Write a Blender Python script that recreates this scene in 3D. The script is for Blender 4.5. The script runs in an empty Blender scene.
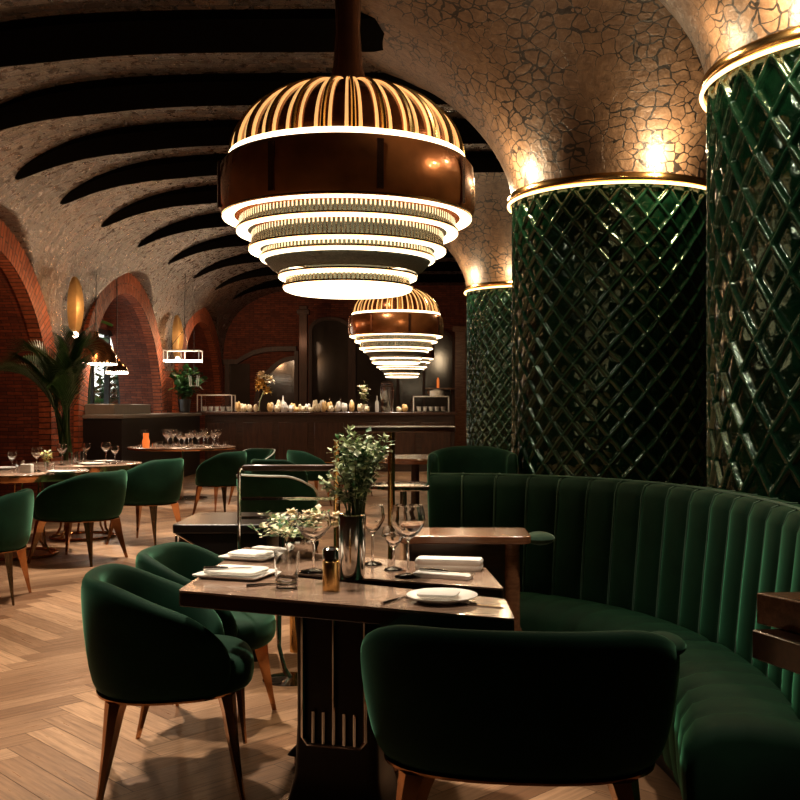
import bpy, math, random
from mathutils import Vector, Matrix
random.seed(7)
C = bpy.context.scene.collection
R = math.radians
pi = math.pi
F = 1000.0; CX = 425.0; CY = 407.0; H = 1.32
def P(x, y, Y):
    return Vector(((x-CX)*Y/F, Y, H-(y-CY)*Y/F))
def onplane(x, y, z):
    Y = (H-z)*F/(y-CY)
    return Vector(((x-CX)*Y/F, Y, z))

# ------------------------------------------------------------------ materials
def newmat(name):
    m = bpy.data.materials.new(name); m.use_nodes = True
    nt = m.node_tree; nt.nodes.clear()
    out = nt.nodes.new('ShaderNodeOutputMaterial')
    b = nt.nodes.new('ShaderNodeBsdfPrincipled')
    nt.links.new(b.outputs[0], out.inputs[0])
    return m, nt, b
def nd(nt, typ, **kw):
    n = nt.nodes.new(typ)
    for k, v in kw.items():
        setattr(n, k, v)
    return n
def setin(n, **kw):
    for k, v in kw.items():
        n.inputs[k.replace('_', ' ')].default_value = v
def col4(c): return (c[0], c[1], c[2], 1)
def math_(nt, op, a, b=None, clamp=False):
    n = nd(nt, 'ShaderNodeMath', operation=op); n.use_clamp = clamp
    for i, q in enumerate((a, b)):
        if q is None: continue
        if isinstance(q, (int, float)): n.inputs[i].default_value = q
        else: nt.links.new(q, n.inputs[i])
    return n.outputs[0]
def mixc(nt, fac, a, b):
    n = nd(nt, 'ShaderNodeMix', data_type='RGBA')
    if isinstance(fac, (int, float)): n.inputs[0].default_value = fac
    else: nt.links.new(fac, n.inputs[0])
    for i, q in ((6, a), (7, b)):
        if isinstance(q, (tuple, list)): n.inputs[i].default_value = col4(q)
        else: nt.links.new(q, n.inputs[i])
    return n.outputs[2]
def mapr(nt, v, a, b, c=0.0, d=1.0):
    n = nd(nt, 'ShaderNodeMapRange'); nt.links.new(v, n.inputs[0])
    for i, q in enumerate((a, b, c, d)): n.inputs[i+1].default_value = q
    return n.outputs[0]
def noise(nt, vec, scale, detail=3, rough=.5):
    n = nd(nt, 'ShaderNodeTexNoise'); n.inputs['Scale'].default_value = scale
    n.inputs['Detail'].default_value = detail; n.inputs['Roughness'].default_value = rough
    if vec is not None: nt.links.new(vec, n.inputs['Vector'])
    return n
def bump(nt, b, h, strength=.3, dist=.02):
    n = nd(nt, 'ShaderNodeBump'); n.inputs['Strength'].default_value = strength
    n.inputs['Distance'].default_value = dist
    nt.links.new(h, n.inputs['Height']); nt.links.new(n.outputs[0], b.inputs['Normal'])

def simple(name, c, rough=.5, metal=0.0, var=.25, vs=12.0, bmp=0.0, bs=60.0, **kw):
    m, nt, b = newmat(name)
    tc = nd(nt, 'ShaderNodeTexCoord')
    n = noise(nt, tc.outputs['Object'], vs)
    dark = tuple(x*(1-var) for x in c); lite = tuple(min(1, x*(1+var)) for x in c)
    nt.links.new(mixc(nt, n.outputs[0], dark, lite), b.inputs['Base Color'])
    b.inputs['Roughness'].default_value = rough; b.inputs['Metallic'].default_value = metal
    if bmp:
        n2 = noise(nt, tc.outputs['Object'], bs, 4)
        bump(nt, b, n2.outputs[0], bmp, .01)
    for k, v in kw.items():
        b.inputs[k.replace('_', ' ')].default_value = v
    return m
def emit(name, c, s, var=.12):
    m, nt, b = newmat(name)
    tc = nd(nt, 'ShaderNodeTexCoord'); n = noise(nt, tc.outputs['Object'], 25)
    b.inputs['Base Color'].default_value = col4(c)
    b.inputs['Emission Color'].default_value = col4(c)
    nt.links.new(mapr(nt, n.outputs[0], .3, .7, s*(1-var), s*(1+var)), b.inputs['Emission Strength'])
    return m
def velvet(name, c, tint, sh=1.0):
    m, nt, b = newmat(name)
    tc = nd(nt, 'ShaderNodeTexCoord'); n = noise(nt, tc.outputs['Object'], 7, 4, .6)
    nt.links.new(mixc(nt, mapr(nt, n.outputs[0], .3, .7), tuple(x*.75 for x in c), tuple(x*1.3 for x in c)), b.inputs['Base Color'])
    setin(b, Roughness=.75, Sheen_Weight=sh, Sheen_Roughness=.32, Sheen_Tint=col4(tint), Specular_IOR_Level=.12)
    n2 = noise(nt, tc.outputs['Object'], 500, 2); bump(nt, b, n2.outputs[0], .08, .002)
    return m
def brick(name, c1, c2, mortar, bw, bh, swap=False, rough=.6, bst=.6, var=.5, spec=.5, ms=.012):
    m, nt, b = newmat(name)
    uv = nd(nt, 'ShaderNodeUVMap')
    v = uv.outputs[0]
    if swap:
        s = nd(nt, 'ShaderNodeSeparateXYZ'); nt.links.new(v, s.inputs[0])
        c = nd(nt, 'ShaderNodeCombineXYZ'); nt.links.new(s.outputs[1], c.inputs[0]); nt.links.new(s.outputs[0], c.inputs[1]); v = c.outputs[0]
    wob = noise(nt, v, 3.0, 2)
    sc = nd(nt, 'ShaderNodeVectorMath', operation='SCALE'); nt.links.new(wob.outputs['Color'], sc.inputs[0]); sc.inputs['Scale'].default_value = .03
    ad = nd(nt, 'ShaderNodeVectorMath', operation='ADD'); nt.links.new(v, ad.inputs[0]); nt.links.new(sc.outputs[0], ad.inputs[1])
    t = nd(nt, 'ShaderNodeTexBrick'); nt.links.new(ad.outputs[0], t.inputs['Vector'])
    setin(t, Scale=1.0, Mortar_Size=ms, Mortar_Smooth=.3, Brick_Width=bw, Row_Height=bh, Color1=col4(c1), Color2=col4(c2), Mortar=col4(mortar), Bias=0.0)
    n = noise(nt, v, 9, 5, .65)
    nt.links.new(mixc(nt, mapr(nt, n.outputs[0], .35, .75, 0, var), t.outputs['Color'], tuple(x*.25 for x in c1)), b.inputs['Base Color'])
    b.inputs['Specular IOR Level'].default_value = spec
    nt.links.new(mapr(nt, n.outputs[0], .3, .7, rough-.15, rough+.15), b.inputs['Roughness'])
    n3 = noise(nt, v, 45, 4, .7)
    hh = math_(nt, 'ADD', math_(nt, 'MULTIPLY', math_(nt, 'SUBTRACT', 1.0, t.outputs['Fac']), .6), math_(nt, 'MULTIPLY', n3.outputs[0], .7))
    bump(nt, b, hh, bst, .03)
    return m
def crackstone(name):
    m, nt, b = newmat(name)
    tc = nd(nt, 'ShaderNodeTexCoord'); v = tc.outputs['Object']
    wob = noise(nt, v, 3.5, 3)
    sc = nd(nt, 'ShaderNodeVectorMath', operation='SCALE'); nt.links.new(wob.outputs['Color'], sc.inputs[0]); sc.inputs['Scale'].default_value = .18
    ad = nd(nt, 'ShaderNodeVectorMath', operation='ADD'); nt.links.new(v, ad.inputs[0]); nt.links.new(sc.outputs[0], ad.inputs[1])
    mp = nd(nt, 'ShaderNodeMapping'); mp.inputs['Scale'].default_value = (1, 1, 1.5); nt.links.new(ad.outputs[0], mp.inputs[0])
    vo = nd(nt, 'ShaderNodeTexVoronoi', feature='DISTANCE_TO_EDGE'); vo.inputs['Scale'].default_value = 9.0; vo.inputs['Randomness'].default_value = .6
    nt.links.new(mp.outputs[0], vo.inputs['Vector'])
    vc = nd(nt, 'ShaderNodeTexVoronoi'); vc.inputs['Scale'].default_value = 9.0; vc.inputs['Randomness'].default_value = .6
    nt.links.new(mp.outputs[0], vc.inputs['Vector'])
    msk = noise(nt, v, 2.2, 3)
    wid = mapr(nt, msk.outputs[0], .36, .68, .004, .085)
    crack = math_(nt, 'LESS_THAN', vo.outputs['Distance'], wid)
    n = noise(nt, v, 14, 5, .65)
    base = mixc(nt, mapr(nt, n.outputs[0], .3, .7), (.08, .047, .028), (.215, .135, .08))
    s = nd(nt, 'ShaderNodeSeparateColor'); nt.links.new(vc.outputs['Color'], s.inputs[0])
    base = mixc(nt, math_(nt, 'MULTIPLY', s.outputs[0], .55), base, (.13, .075, .042))
    nt.links.new(mixc(nt, crack, base, (.012, .009, .007)), b.inputs['Base Color'])
    b.inputs['Roughness'].default_value = .42
    hh = math_(nt, 'ADD', math_(nt, 'MULTIPLY', math_(nt, 'SUBTRACT', 1.0, crack), .6), math_(nt, 'MULTIPLY', n.outputs[0], .6))
    bump(nt, b, hh, .55, .03)
    return m
def tile(name):
    m, nt, b = newmat(name)
    at = nd(nt, 'ShaderNodeAttribute'); at.attribute_name = 'ridge'
    tc = nd(nt, 'ShaderNodeTexCoord'); n = noise(nt, tc.outputs['Object'], 6, 3)
    gl = mixc(nt, mapr(nt, n.outputs[0], .35, .65), (.0008, .0055, .0025), (.0018, .015, .006))
    nt.links.new(mixc(nt, at.outputs['Fac'], gl, (.007, .032, .016)), b.inputs['Base Color'])
    b.inputs['Roughness'].default_value = .13; b.inputs['Specular IOR Level'].default_value = .6; b.inputs['Specular Tint'].default_value = (.75, 1, .8, 1)
    n2 = noise(nt, tc.outputs['Object'], 40, 3); bump(nt, b, n2.outputs[0], .22, .012)
    return m
def planks(name):
    m, nt, b = newmat(name)
    uv = nd(nt, 'ShaderNodeUVMap')
    at = nd(nt, 'ShaderNodeAttribute'); at.attribute_name = 'tone'
    mp = nd(nt, 'ShaderNodeMapping'); mp.inputs['Scale'].default_value = (2.2, 30, 1); nt.links.new(uv.outputs[0], mp.inputs[0])
    g = noise(nt, mp.outputs[0], 1.6, 6, .65)
    c = mixc(nt, at.outputs['Fac'], (.16, .076, .037), (.50, .295, .168))
    nt.links.new(mixc(nt, mapr(nt, g.outputs[0], .4, .75, 0, .7), c, (.085, .042, .02)), b.inputs['Base Color'])
    nt.links.new(mapr(nt, g.outputs[0], .3, .7, .25, .42), b.inputs['Roughness'])
    bump(nt, b, g.outputs[0], .12, .01)
    return m
def wood(name, c1, c2, rough=.2, scale=(1, 14, 14), coat=.5):
    m, nt, b = newmat(name)
    tc = nd(nt, 'ShaderNodeTexCoord')
    mp = nd(nt, 'ShaderNodeMapping'); mp.inputs['Scale'].default_value = scale; nt.links.new(tc.outputs['Object'], mp.inputs[0])
    g = noise(nt, mp.outputs[0], 3.5, 6, .65)
    nt.links.new(mixc(nt, mapr(nt, g.outputs[0], .3, .7), c1, c2), b.inputs['Base Color'])
    b.inputs['Roughness'].default_value = rough; b.inputs['Coat Weight'].default_value = coat; b.inputs['Coat Roughness'].default_value = .12
    bump(nt, b, g.outputs[0], .06, .005)
    return m
def glassmat(name, c=(1, 1, 1), rough=.0, ior=1.45):
    m, nt, b = newmat(name)
    tc = nd(nt, 'ShaderNodeTexCoord'); n = noise(nt, tc.outputs['Object'], 9)
    nt.links.new(mapr(nt, n.outputs[0], .3, .7, rough, rough+.015), b.inputs['Roughness'])
    setin(b, Base_Color=col4(c), Transmission_Weight=1.0, IOR=ior)
    return m

GREEN = velvet('green_velvet', (.0045, .026, .013), (.22, .6, .36), .55)
GREENB = velvet('booth_velvet', (.0035, .021, .0095), (.13, .6, .3), .42)
SHEENTIP = velvet('sheen_and_tip_velvet', (.05, .10, .065), (.6, .85, .7), 1.0)  # pale velvet: sheen painted along booth seams, also the armrest tip
PIPEW = simple('pale_piping', (.55, .58, .52), .4)
COPPER = simple('copper_leg', (.55, .28, .13), .16, .95)
BRASS = simple('brass', (.72, .45, .17), .2, 1.0)
GOLD = simple('gold_leaf', (.85, .55, .2), .25, 1.0)
GOLDS = simple('sconce_gold', (.78, .55, .24), .3, .8)
STEEL = simple('polished_steel', (.62, .6, .56), .12, 1.0)
CHROME = simple('chrome', (.8, .79, .77), .1, 1.0)
BRONZE = simple('dark_bronze', (.2, .09, .05), .2, .8)
AMBER = simple('amber_lacquer', (.46, .16, .045), .27, .5, .6, 7, .3, 10, Coat_Weight=.6)  # noise mottling paints warm glints into the band's amber
DOME = simple('dark_amber', (.2, .055, .016), .22, .7, .5, 14, Coat_Weight=1.0)
ROD = simple('crystal_rod', (.62, .54, .42), .12, .8, .5, 90)
TABLEW = wood('table_wood', (.14, .078, .05), (.42, .28, .2), .2, (2, 18, 18))
TABLEE = wood('table_edge_wood', (.012, .006, .004), (.03, .014, .009), .25)
FRAMEW = wood('frame_wood', (.03, .012, .007), (.085, .034, .018), .5, (8, 8, 1), 0)
REDW = wood('red_brown_wood', (.16, .06, .027), (.36, .16, .075), .22, (2, 16, 16))
DARKW = wood('dark_wood', (.025, .011, .006), (.07, .03, .016), .3)
BARW = wood('bar_wood', (.03, .012, .007), (.085, .034, .018), .3, (8, 8, 1))
LACQ = simple('black_lacquer', (.010, .007, .006), .3, 0, Specular_IOR_Level=.3)
BLACK = simple('black_paint', (.006, .005, .005), .45, 0)
RIB = simple('rib_black', (.003, .0025, .002), .7, 0, Specular_IOR_Level=.0)
MARBLE = simple('grey_stone', (.2, .18, .16), .3)
CERAM = simple('white_ceramic', (.78, .74, .68), .25, 0, .06)
LINEN = simple('white_linen', (.72, .68, .62), .85, 0, .1, 30, .2, 300)
GLASS = glassmat('clear_glass')
SMOKE = simple('smoked_glass_pane', (.06, .048, .04), .1, 0, .4, 2.0, Specular_IOR_Level=.7)
CRYSTAL = glassmat('crystal', (.95, .9, .8), .05, 1.5)
GREYG = simple('frosted_grey_glass', (.12, .14, .12), .3, 0, .5, 60, .5, 120)
CHLIGHT = emit('chandelier_glow', (1, .79, .5), 4.2)
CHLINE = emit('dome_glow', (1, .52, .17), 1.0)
LED = emit('led_strip', (1, .64, .28), 4)
LAMPW = emit('lamp_glow', (1, .82, .6), 14)
SKYW = emit('daylight', (.95, 1, .92), 3.0, .5)
LEAF = simple('leaf_green', (.035, .12, .03), .4, 0, .6, 30)
LEAFP = simple('pale_leaf', (.5, .58, .34), .5, 0, .5, 40)
LEAFD = simple('dark_leaf', (.012, .05, .016), .35, 0, .5, 20)
PALMG = simple('palm_green', (.09, .17, .07), .3, 0, .5, 20)
PETAL = simple('cream_petal', (.85, .72, .5), .6, 0, .15, 20)
YELLOW = simple('yellow_petal', (.9, .55, .16), .6, 0, .3, 20)
PASTRY = simple('golden_pastry', (.8, .48, .2), .5, 0, .4, 30)
CANDLE = emit('candle_orange', (1, .22, .04), .7)
SOIL = simple('soil', (.02, .013, .008), .9)
POT = simple('dark_pot', (.02, .018, .016), .4)
STEM = simple('stem_green', (.06, .1, .03), .5)
WINE = simple('bottle_green', (.02, .05, .02), .1, 0)
BRICKR = brick('red_brick', (.32, .07, .026), (.15, .034, .015), (.04, .016, .011), .22, .05, False, .6, .6, .75, .4, .006)
BRICKA = brick('arch_brick', (.50, .12, .04), (.27, .06, .023), (.05, .018, .01), .36, .08, True, .6, .8, .7, .4, .010)
BRICKV = brick('vault_brick', (.115, .064, .037), (.026, .015, .009), (.006, .004, .003), .3, .11, True, .3, 1.0, .5, .8, .014)
STONE = crackstone('cracked_stone')
TILE = tile('green_glazed_tile')
OAK = planks('oak_herringbone')
PLASTER = simple('dark_plaster', (.06, .04, .03), .8)

# ------------------------------------------------------------------ mesh builder
class MB:
    def __init__(s): s.v = []; s.f = []; s.uv = {}; s.mi = []; s.cur = 0
    def add(s, vs, fs, uv=None):
        o = len(s.v); s.v += [tuple(q) for q in vs]
        for f in fs: s.f.append(tuple(i+o for i in f)); s.mi.append(s.cur)
        if uv:
            for i, q in enumerate(uv): s.uv[o+i] = q
        return s
    def box(s, c, d, rz=0.0, top=1.0):
        x, y, z = d[0]/2, d[1]/2, d[2]/2; M_ = Matrix.Rotation(rz, 3, 'Z'); c = Vector(c)
        vs = []
        for k, zz in ((1.0, -z), (top, z)):
            for sx, sy in ((-1, -1), (1, -1), (1, 1), (-1, 1)):
                vs.append(c+M_ @ Vector((sx*x*k, sy*y*k, zz)))
        return s.add(vs, [(3, 2, 1, 0), (4, 5, 6, 7), (0, 1, 5, 4), (1, 2, 6, 5), (2, 3, 7, 6), (3, 0, 4, 7)])
    def prism(s, poly, z0, z1):
        n = len(poly)
        vs = [(p[0], p[1], z0) for p in poly]+[(p[0], p[1], z1) for p in poly]
        fs = [tuple(range(n-1, -1, -1)), tuple(range(n, 2*n))]+[(i, (i+1) % n, n+(i+1) % n, n+i) for i in range(n)]
        return s.add(vs, fs)
    def loft(s, rings, closed=True, caps=True, loop=False, uv=None):
        n = len(rings[0]); vs = [p for r in rings for p in r]; fs = []
        m = len(rings)
        for i in range(m if loop else m-1):
            a = i*n; b = ((i+1) % m)*n
            for j in range(n if closed else n-1):
                k = (j+1) % n
                fs.append((a+j, a+k, b+k, b+j))
        if caps and closed and not loop:
            fs.append(tuple(range(n-1, -1, -1))); fs.append(tuple((m-1)*n+j for j in range(n)))
        return s.add(vs, fs, uv)
    def hoop(s, prof, n=48, c=(0, 0, 0)):
        return s.loft([[(c[0]+r*math.cos(2*pi*k/n), c[1]+r*math.sin(2*pi*k/n), c[2]+z) for r, z in prof] for k in range(n)], True, False, True)
    def lathe(s, prof, n=32, c=(0, 0, 0), caps=True):
        rings = []
        for r, z in prof:
            rings.append([(c[0]+r*math.cos(2*pi*k/n), c[1]+r*math.sin(2*pi*k/n), c[2]+z) for k in range(n)])
        return s.loft(rings, True, caps)
    def tube(s, pts, r, n=8, loop=False, caps=True):
        pts = [Vector(p) for p in pts]; m = len(pts); rings = []
        up = Vector((0, 0, 1))
        prev = None
        for i, p in enumerate(pts):
            a = pts[i-1] if (i > 0 or loop) else p
            b = pts[(i+1) % m] if (i < m-1 or loop) else p
            t = (b-a).normalized()
            if prev is None:
                ref = up if abs(t.z) < .95 else Vector((1, 0, 0))
                u = t.cross(ref).normalized()
            else:
                u = (prev-t*prev.dot(t)).normalized()
            prev = u; w = t.cross(u)
            rr = r[i] if isinstance(r, (list, tuple)) else r
            rings.append([p+(u*math.cos(2*pi*k/n)+w*math.sin(2*pi*k/n))*rr for k in range(n)])
        return s.loft(rings, True, caps, loop)
    def ball(s, c, r, n=10, m=7, sc=(1, 1, 1)):
        prof = [(max(.001, math.sin(pi*i/m))*r, -math.cos(pi*i/m)*r) for i in range(m+1)]
        rings = [[(c[0]+q*math.cos(2*pi*k/n)*sc[0], c[1]+q*math.sin(2*pi*k/n)*sc[1], c[2]+z*sc[2]) for k in range(n)] for q, z in prof]
        return s.loft(rings)
    def leaf(s, p, d, L, W, bend=.2):
        p = Vector(p); d = Vector(d).normalized()
        sd = d.cross(Vector((0, 0, 1)))
        if sd.length < .05: sd = Vector((1, 0, 0))
        sd.normalize(); nn = sd.cross(d)
        vs = [p, p+d*L*.45+sd*W+nn*L*bend*.4, p+d*L*.5+nn*L*bend*.2, p+d*L*.45-sd*W+nn*L*bend*.4, p+d*L-nn*L*bend*.3]
        return s.add(vs, [(0, 2, 1), (0, 3, 2), (1, 2, 4), (2, 3, 4)])
    def mesh(s, name, mat, smooth=40, extra=None):
        me = bpy.data.meshes.new(name); me.from_pydata(s.v, [], s.f)
        if s.uv:
            l = me.uv_layers.new(name='UVMap')
            vi = [0]*len(me.loops); me.loops.foreach_get('vertex_index', vi)
            flat = []
            for i in vi: flat += list(s.uv.get(i, (0, 0)))
            l.data.foreach_set('uv', flat)
        for q in ([mat] if not isinstance(mat, list) else mat): me.materials.append(q)
        if any(s.mi): me.polygons.foreach_set('material_index', s.mi)
        if smooth:
            me.polygons.foreach_set('use_smooth', [True]*len(me.polygons))
            me.set_sharp_from_angle(angle=R(smooth))
        me.update()
        return me
    def build(s, name, mat, parent=None, smooth=40, sub=0, bev=0.0, kind=None, label=None):
        return obj(name, s.mesh(name, mat, smooth), parent, sub, bev, kind, label)
def obj(name, me, parent=None, sub=0, bev=0.0, kind=None, label=None):
    o = bpy.data.objects.new(name, me); C.objects.link(o)
    if parent: o.parent = parent
    if bev:
        b = o.modifiers.new('bevel', 'BEVEL'); b.width = bev; b.segments = 2; b.limit_method = 'ANGLE'; b.angle_limit = R(40)
    if sub:
        q = o.modifiers.new('sub', 'SUBSURF'); q.levels = sub; q.render_levels = sub
    if kind: o['kind'] = kind
    if label: o['label'] = label
    return o
def tag(o, label, cat, group=None):
    o['label'] = label; o['category'] = cat
    if group: o['group'] = group
    return o
def thing(name, label, cat, loc, rz=0.0, group=None, scale=None):
    o = bpy.data.objects.new(name, None); C.objects.link(o); o.location = loc; o.rotation_euler = (0, 0, rz)
    o.empty_display_size = .1
    if scale: o.scale = scale
    return tag(o, label, cat, group)
def dup(root, loc, label=None, rz=None, group=None, scale=None):
    r = root.copy(); C.objects.link(r); r.location = loc
    if rz is not None: r.rotation_euler = (0, 0, rz)
    if label: r['label'] = label
    if group: r['group'] = group
    if scale: r.scale = scale
    for ch in root.children:
        c = ch.copy(); C.objects.link(c); c.parent = r
        for g in ch.children:
            d = g.copy(); C.objects.link(d); d.parent = c
    return r
def struct(o): o['kind'] = 'structure'; return o

# ------------------------------------------------------------------ room shell
XL = -5.2; YB = 25.7; YF = -2.6; XR = 5.4; ZC = 4.45
ARCH = [11.55, 17.35, 23.1]; ZS = 1.1; RO = 2.55; RI = 2.2; XREC = -5.95
def arch(y, r):
    for c in ARCH:
        d = abs(y-c)
        if d < r: return ZS+math.sqrt(r*r-d*d)
    return None
# floor: herringbone oak, one mesh
def make_floor():
    me_v = []; me_f = []; uv = []; tone = []
    w, n = .125, 6; L = w*n
    c45 = math.cos(R(45))
    cells = int(42/w)
    def put(x, y, dx, dy):
        cx = (x+dx/2)*w; cy = (y+dy/2)*w
        X = (cx-cy)*c45-1.0; Y = (cx+cy)*c45-7.0
        if not (XREC-.8 < X < XR+.6 and YF-.6 < Y < YB+.6): return
        g = .0012; o = len(me_v)
        u0 = random.random()*50; v0 = random.random()*50
        pts = [(x*w+g, y*w+g), ((x+dx)*w-g, y*w+g), ((x+dx)*w-g, (y+dy)*w-g), (x*w+g, (y+dy)*w-g)]
        for a, b in pts:
            me_v.append(((a-b)*c45-1.0, (a+b)*c45-7.0, 0))
        lu = [(0, 0), (L, 0), (L, w), (0, w)] if dx > dy else [(0, 0), (0, w), (L, w), (L, 0)]
        me_f.append((o, o+1, o+2, o+3)); uv.extend([(u0+a, v0+b) for a, b in lu]); tone.append(random.random())
    for j in range(-60, 420):
        for k in range(-70, 70):
            x0 = j+2*n*k
            # each row y=j: horizontal plank then shifts by one
            put(x0, j, n, 1)
            put(x0+n, j, 1, -n+0) if False else None
            put(x0-1, j, 1, n)
    me = bpy.data.meshes.new('floor')
    o = len(me_v)
    me_v.extend([(XREC-1, YF-.7, -.004), (XR+.7, YF-.7, -.004), (XR+.7, YB+.7, -.004), (XREC-1, YB+.7, -.004)])
    me_f.append((o, o+1, o+2, o+3)); uv.extend([(0, 0)]*4); tone.append(0)
    me.from_pydata(me_v, [], me_f)
    l = me.uv_layers.new(name='UVMap'); l.data.foreach_set('uv', [q for p in uv for q in p])
    a = me.attributes.new('tone', 'FLOAT', 'FACE'); a.data.foreach_set('value', tone)
    me.materials.append(OAK); me.materials.append(BLACK)
    me.polygons[len(me.polygons)-1].material_index = 1
    struct(obj('floor', me))
make_floor()

# left wall with arched recesses
def make_wall_left():
    m = MB()
    ys = set([YF, YB])
    y = YF
    while y < YB: ys.add(round(y, 3)); y += .12
    for c in ARCH:
        for k in range(49):
            a = pi*k/48
            ys.add(c+RI*math.cos(a)); ys.add(c+RO*math.cos(a))
    ys = sorted(ys)
    def top(y): 
        a = arch(y, RO); return max(2.6, (a or 0)+.03)
    def bot(y, e):
        a = arch(y+e, RI-1e-6); return a if a else 0.0
    for a, b in zip(ys[:-1], ys[1:]):
        b0 = bot(a, 1e-5); b1 = bot(b, -1e-5)
        vs = [(XL, a, b0), (XL, b, b1), (XL, b, top(b)), (XL, a, top(a))]
        m.add(vs, [(0, 1, 2, 3)], [(q[1], q[2]) for q in vs])
    for i, c in enumerate(ARCH):
        out = [(c+RI, 0.0), (c+RI, ZS)]+[(c+RI*math.cos(pi*k/40), ZS+RI*math.sin(pi*k/40)) for k in range(1, 40)]+[(c-RI, ZS), (c-RI, 0.0)]
        L = 0; prev = out[0]; uv = []; ra = []; rb = []
        for q in out:
            L += math.dist(q, prev); prev = q
            ra.append((XL, q[0], q[1])); rb.append((XREC, q[0], q[1])); uv.append(L)
        m.loft([ra, rb], False, False, False, [(0, u) for u in uv]+[(.75, u) for u in uv])
        holes = (16.9, 19.62, 2.75) if i == 1 else None
        def quad(y0, y1, z0, z1):
            vs = [(XREC, y0, z0), (XREC, y1, z0), (XREC, y1, z1), (XREC, y0, z1)]
            m.add(vs, [(0, 1, 2, 3)], [(q[1], q[2]) for q in vs])
        if holes:
            quad(c-RI-.1, holes[0], 0, 3.5); quad(holes[1], c+RI+.1, 0, 3.5); quad(holes[0], holes[1], holes[2], 3.5)
        else: quad(c-RI-.1, c+RI+.1, 0, 3.5)
    struct(m.build('wall_left', BRICKR, smooth=30))
make_wall_left()
for i, c in enumerate(ARCH):
    m = MB(); uv = []; rings = []; L = 0; prev = None
    path = [(1, 0, 0.0), (1, 0, ZS)]
    angs = [None, None]
    pts = [(0.0, None, 0.0)]
    outl = [(0, z) for z in (0, .4, .8)]
    seq = [('r', 0.0), ('r', .55), ('r', ZS)]+[('a', pi*k/48) for k in range(1, 48)]+[('l', ZS), ('l', .55), ('l', 0.0)]
    for kind, q in seq:
        def at(r):
            if kind == 'r': return (c+r, q)
            if kind == 'l': return (c-r, q)
            return (c+r*math.cos(q), ZS+r*math.sin(q))
        pi_, po = at(RI-.02), at(RO)
        mid = at(RO-.1)
        if prev is not None: L += math.dist(mid, prev)
        prev = mid
        rings.append([(XL-.1, pi_[0], pi_[1]), (XL+.07, pi_[0], pi_[1]), (XL+.07, po[0], po[1]), (XL-.02, po[0], po[1])])
        uv += [(L, -.17), (L, 0), (L, .355), (L, .45)]
    m.loft(rings, False, False, False, uv)
    o = struct(m.build(f'trim_{i+1}', BRICKA, smooth=30))
# plain walls
def plane_wall(name, pts, mat):
    m = MB(); a, b, c, d = [Vector(p) for p in pts]
    u = (b-a).length; v = (d-a).length
    m.add([a, b, c, d], [(0, 1, 2, 3)], [(0, 0), (u, 0), (u, v), (0, v)])
    return struct(m.build(name, mat, smooth=0))
plane_wall('wall_back', [(XREC-.2, YB, 0), (XR, YB, 0), (XR, YB, 4.6), (XREC-.2, YB, 4.6)], BRICKR)
plane_wall('wall_right', [(XR, YB, 0), (XR, YF, 0), (XR, YF, 4.6), (XR, YB, 4.6)], PLASTER)
plane_wall('wall_front', [(XR, YF, 0), (XREC-.2, YF, 0), (XREC-.2, YF, 4.6), (XR, YF, 4.6)], PLASTER)

# vaulted ceiling
NV = 3.4
def vault(phi):
    return -1.2-4.0*max(0, math.cos(phi))**(2/NV), 2.05+(ZC-2.05)*max(0, math.sin(phi))**(2/NV)
def vault_z(x):
    if x > -1.2: return ZC
    u = min(1, (-1.2-x)/4.0); return 2.05+(ZC-2.05)*(1-u**NV)**(1/NV)
def make_ceiling():
    m = MB(); cols = []
    for k in range(61):
        phi = (pi/2)*(k/60); cols.append(vault(phi))
    for k in range(1, 23): cols.append((-1.2+k*.3, ZC))
    arc = [0]
    for a, b in zip(cols[:-1], cols[1:]): arc.append(arc[-1]+math.dist(a, b))
    ys = [YF+k*.1 for k in range(int((YB-YF)/.1)+2)]
    rings = []; uv = []
    for y in ys:
        a = arch(y, RO); r = []
        for (x, z), s in zip(cols, arc):
            zz = max(z, a) if (a and x < -3) else z
            r.append((x, y, zz)); uv.append((y, s if zz == z else (x-XL)))
        rings.append(r)
    m.loft(rings, False, False, False, uv)
    struct(m.build('ceiling', BRICKV, smooth=50))
make_ceiling()
# dark ribs across the vault
RIBY = [5.2, 6.7, 8.2, 9.7, 11.2, 12.6, 14.2, 16.0, 17.9, 19.9, 21.9, 23.9]
for i, y in enumerate(RIBY):
    m = MB(); rings = []
    x0, x1 = -4.62, 1.4; N = 40
    for k in range(N+1):
        t = k/N; x = x0+(x1-x0)*(t**1.25)
        w = .37*min(1, (t*3.6+.02))**.55; z = vault_z(x); dp = .13*min(1, t*3+.05)
        yy = y+.10*(1-t)
        rings.append([(x, yy-w, z+.05), (x, yy-w, z-dp*.6), (x, yy-w*.5, z-dp), (x, yy+w*.5, z-dp), (x, yy+w, z-dp*.6), (x, yy+w, z+.05)])
    m.loft(rings)
    struct(m.build(f'trim_{i+4}', RIB, smooth=40))

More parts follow.
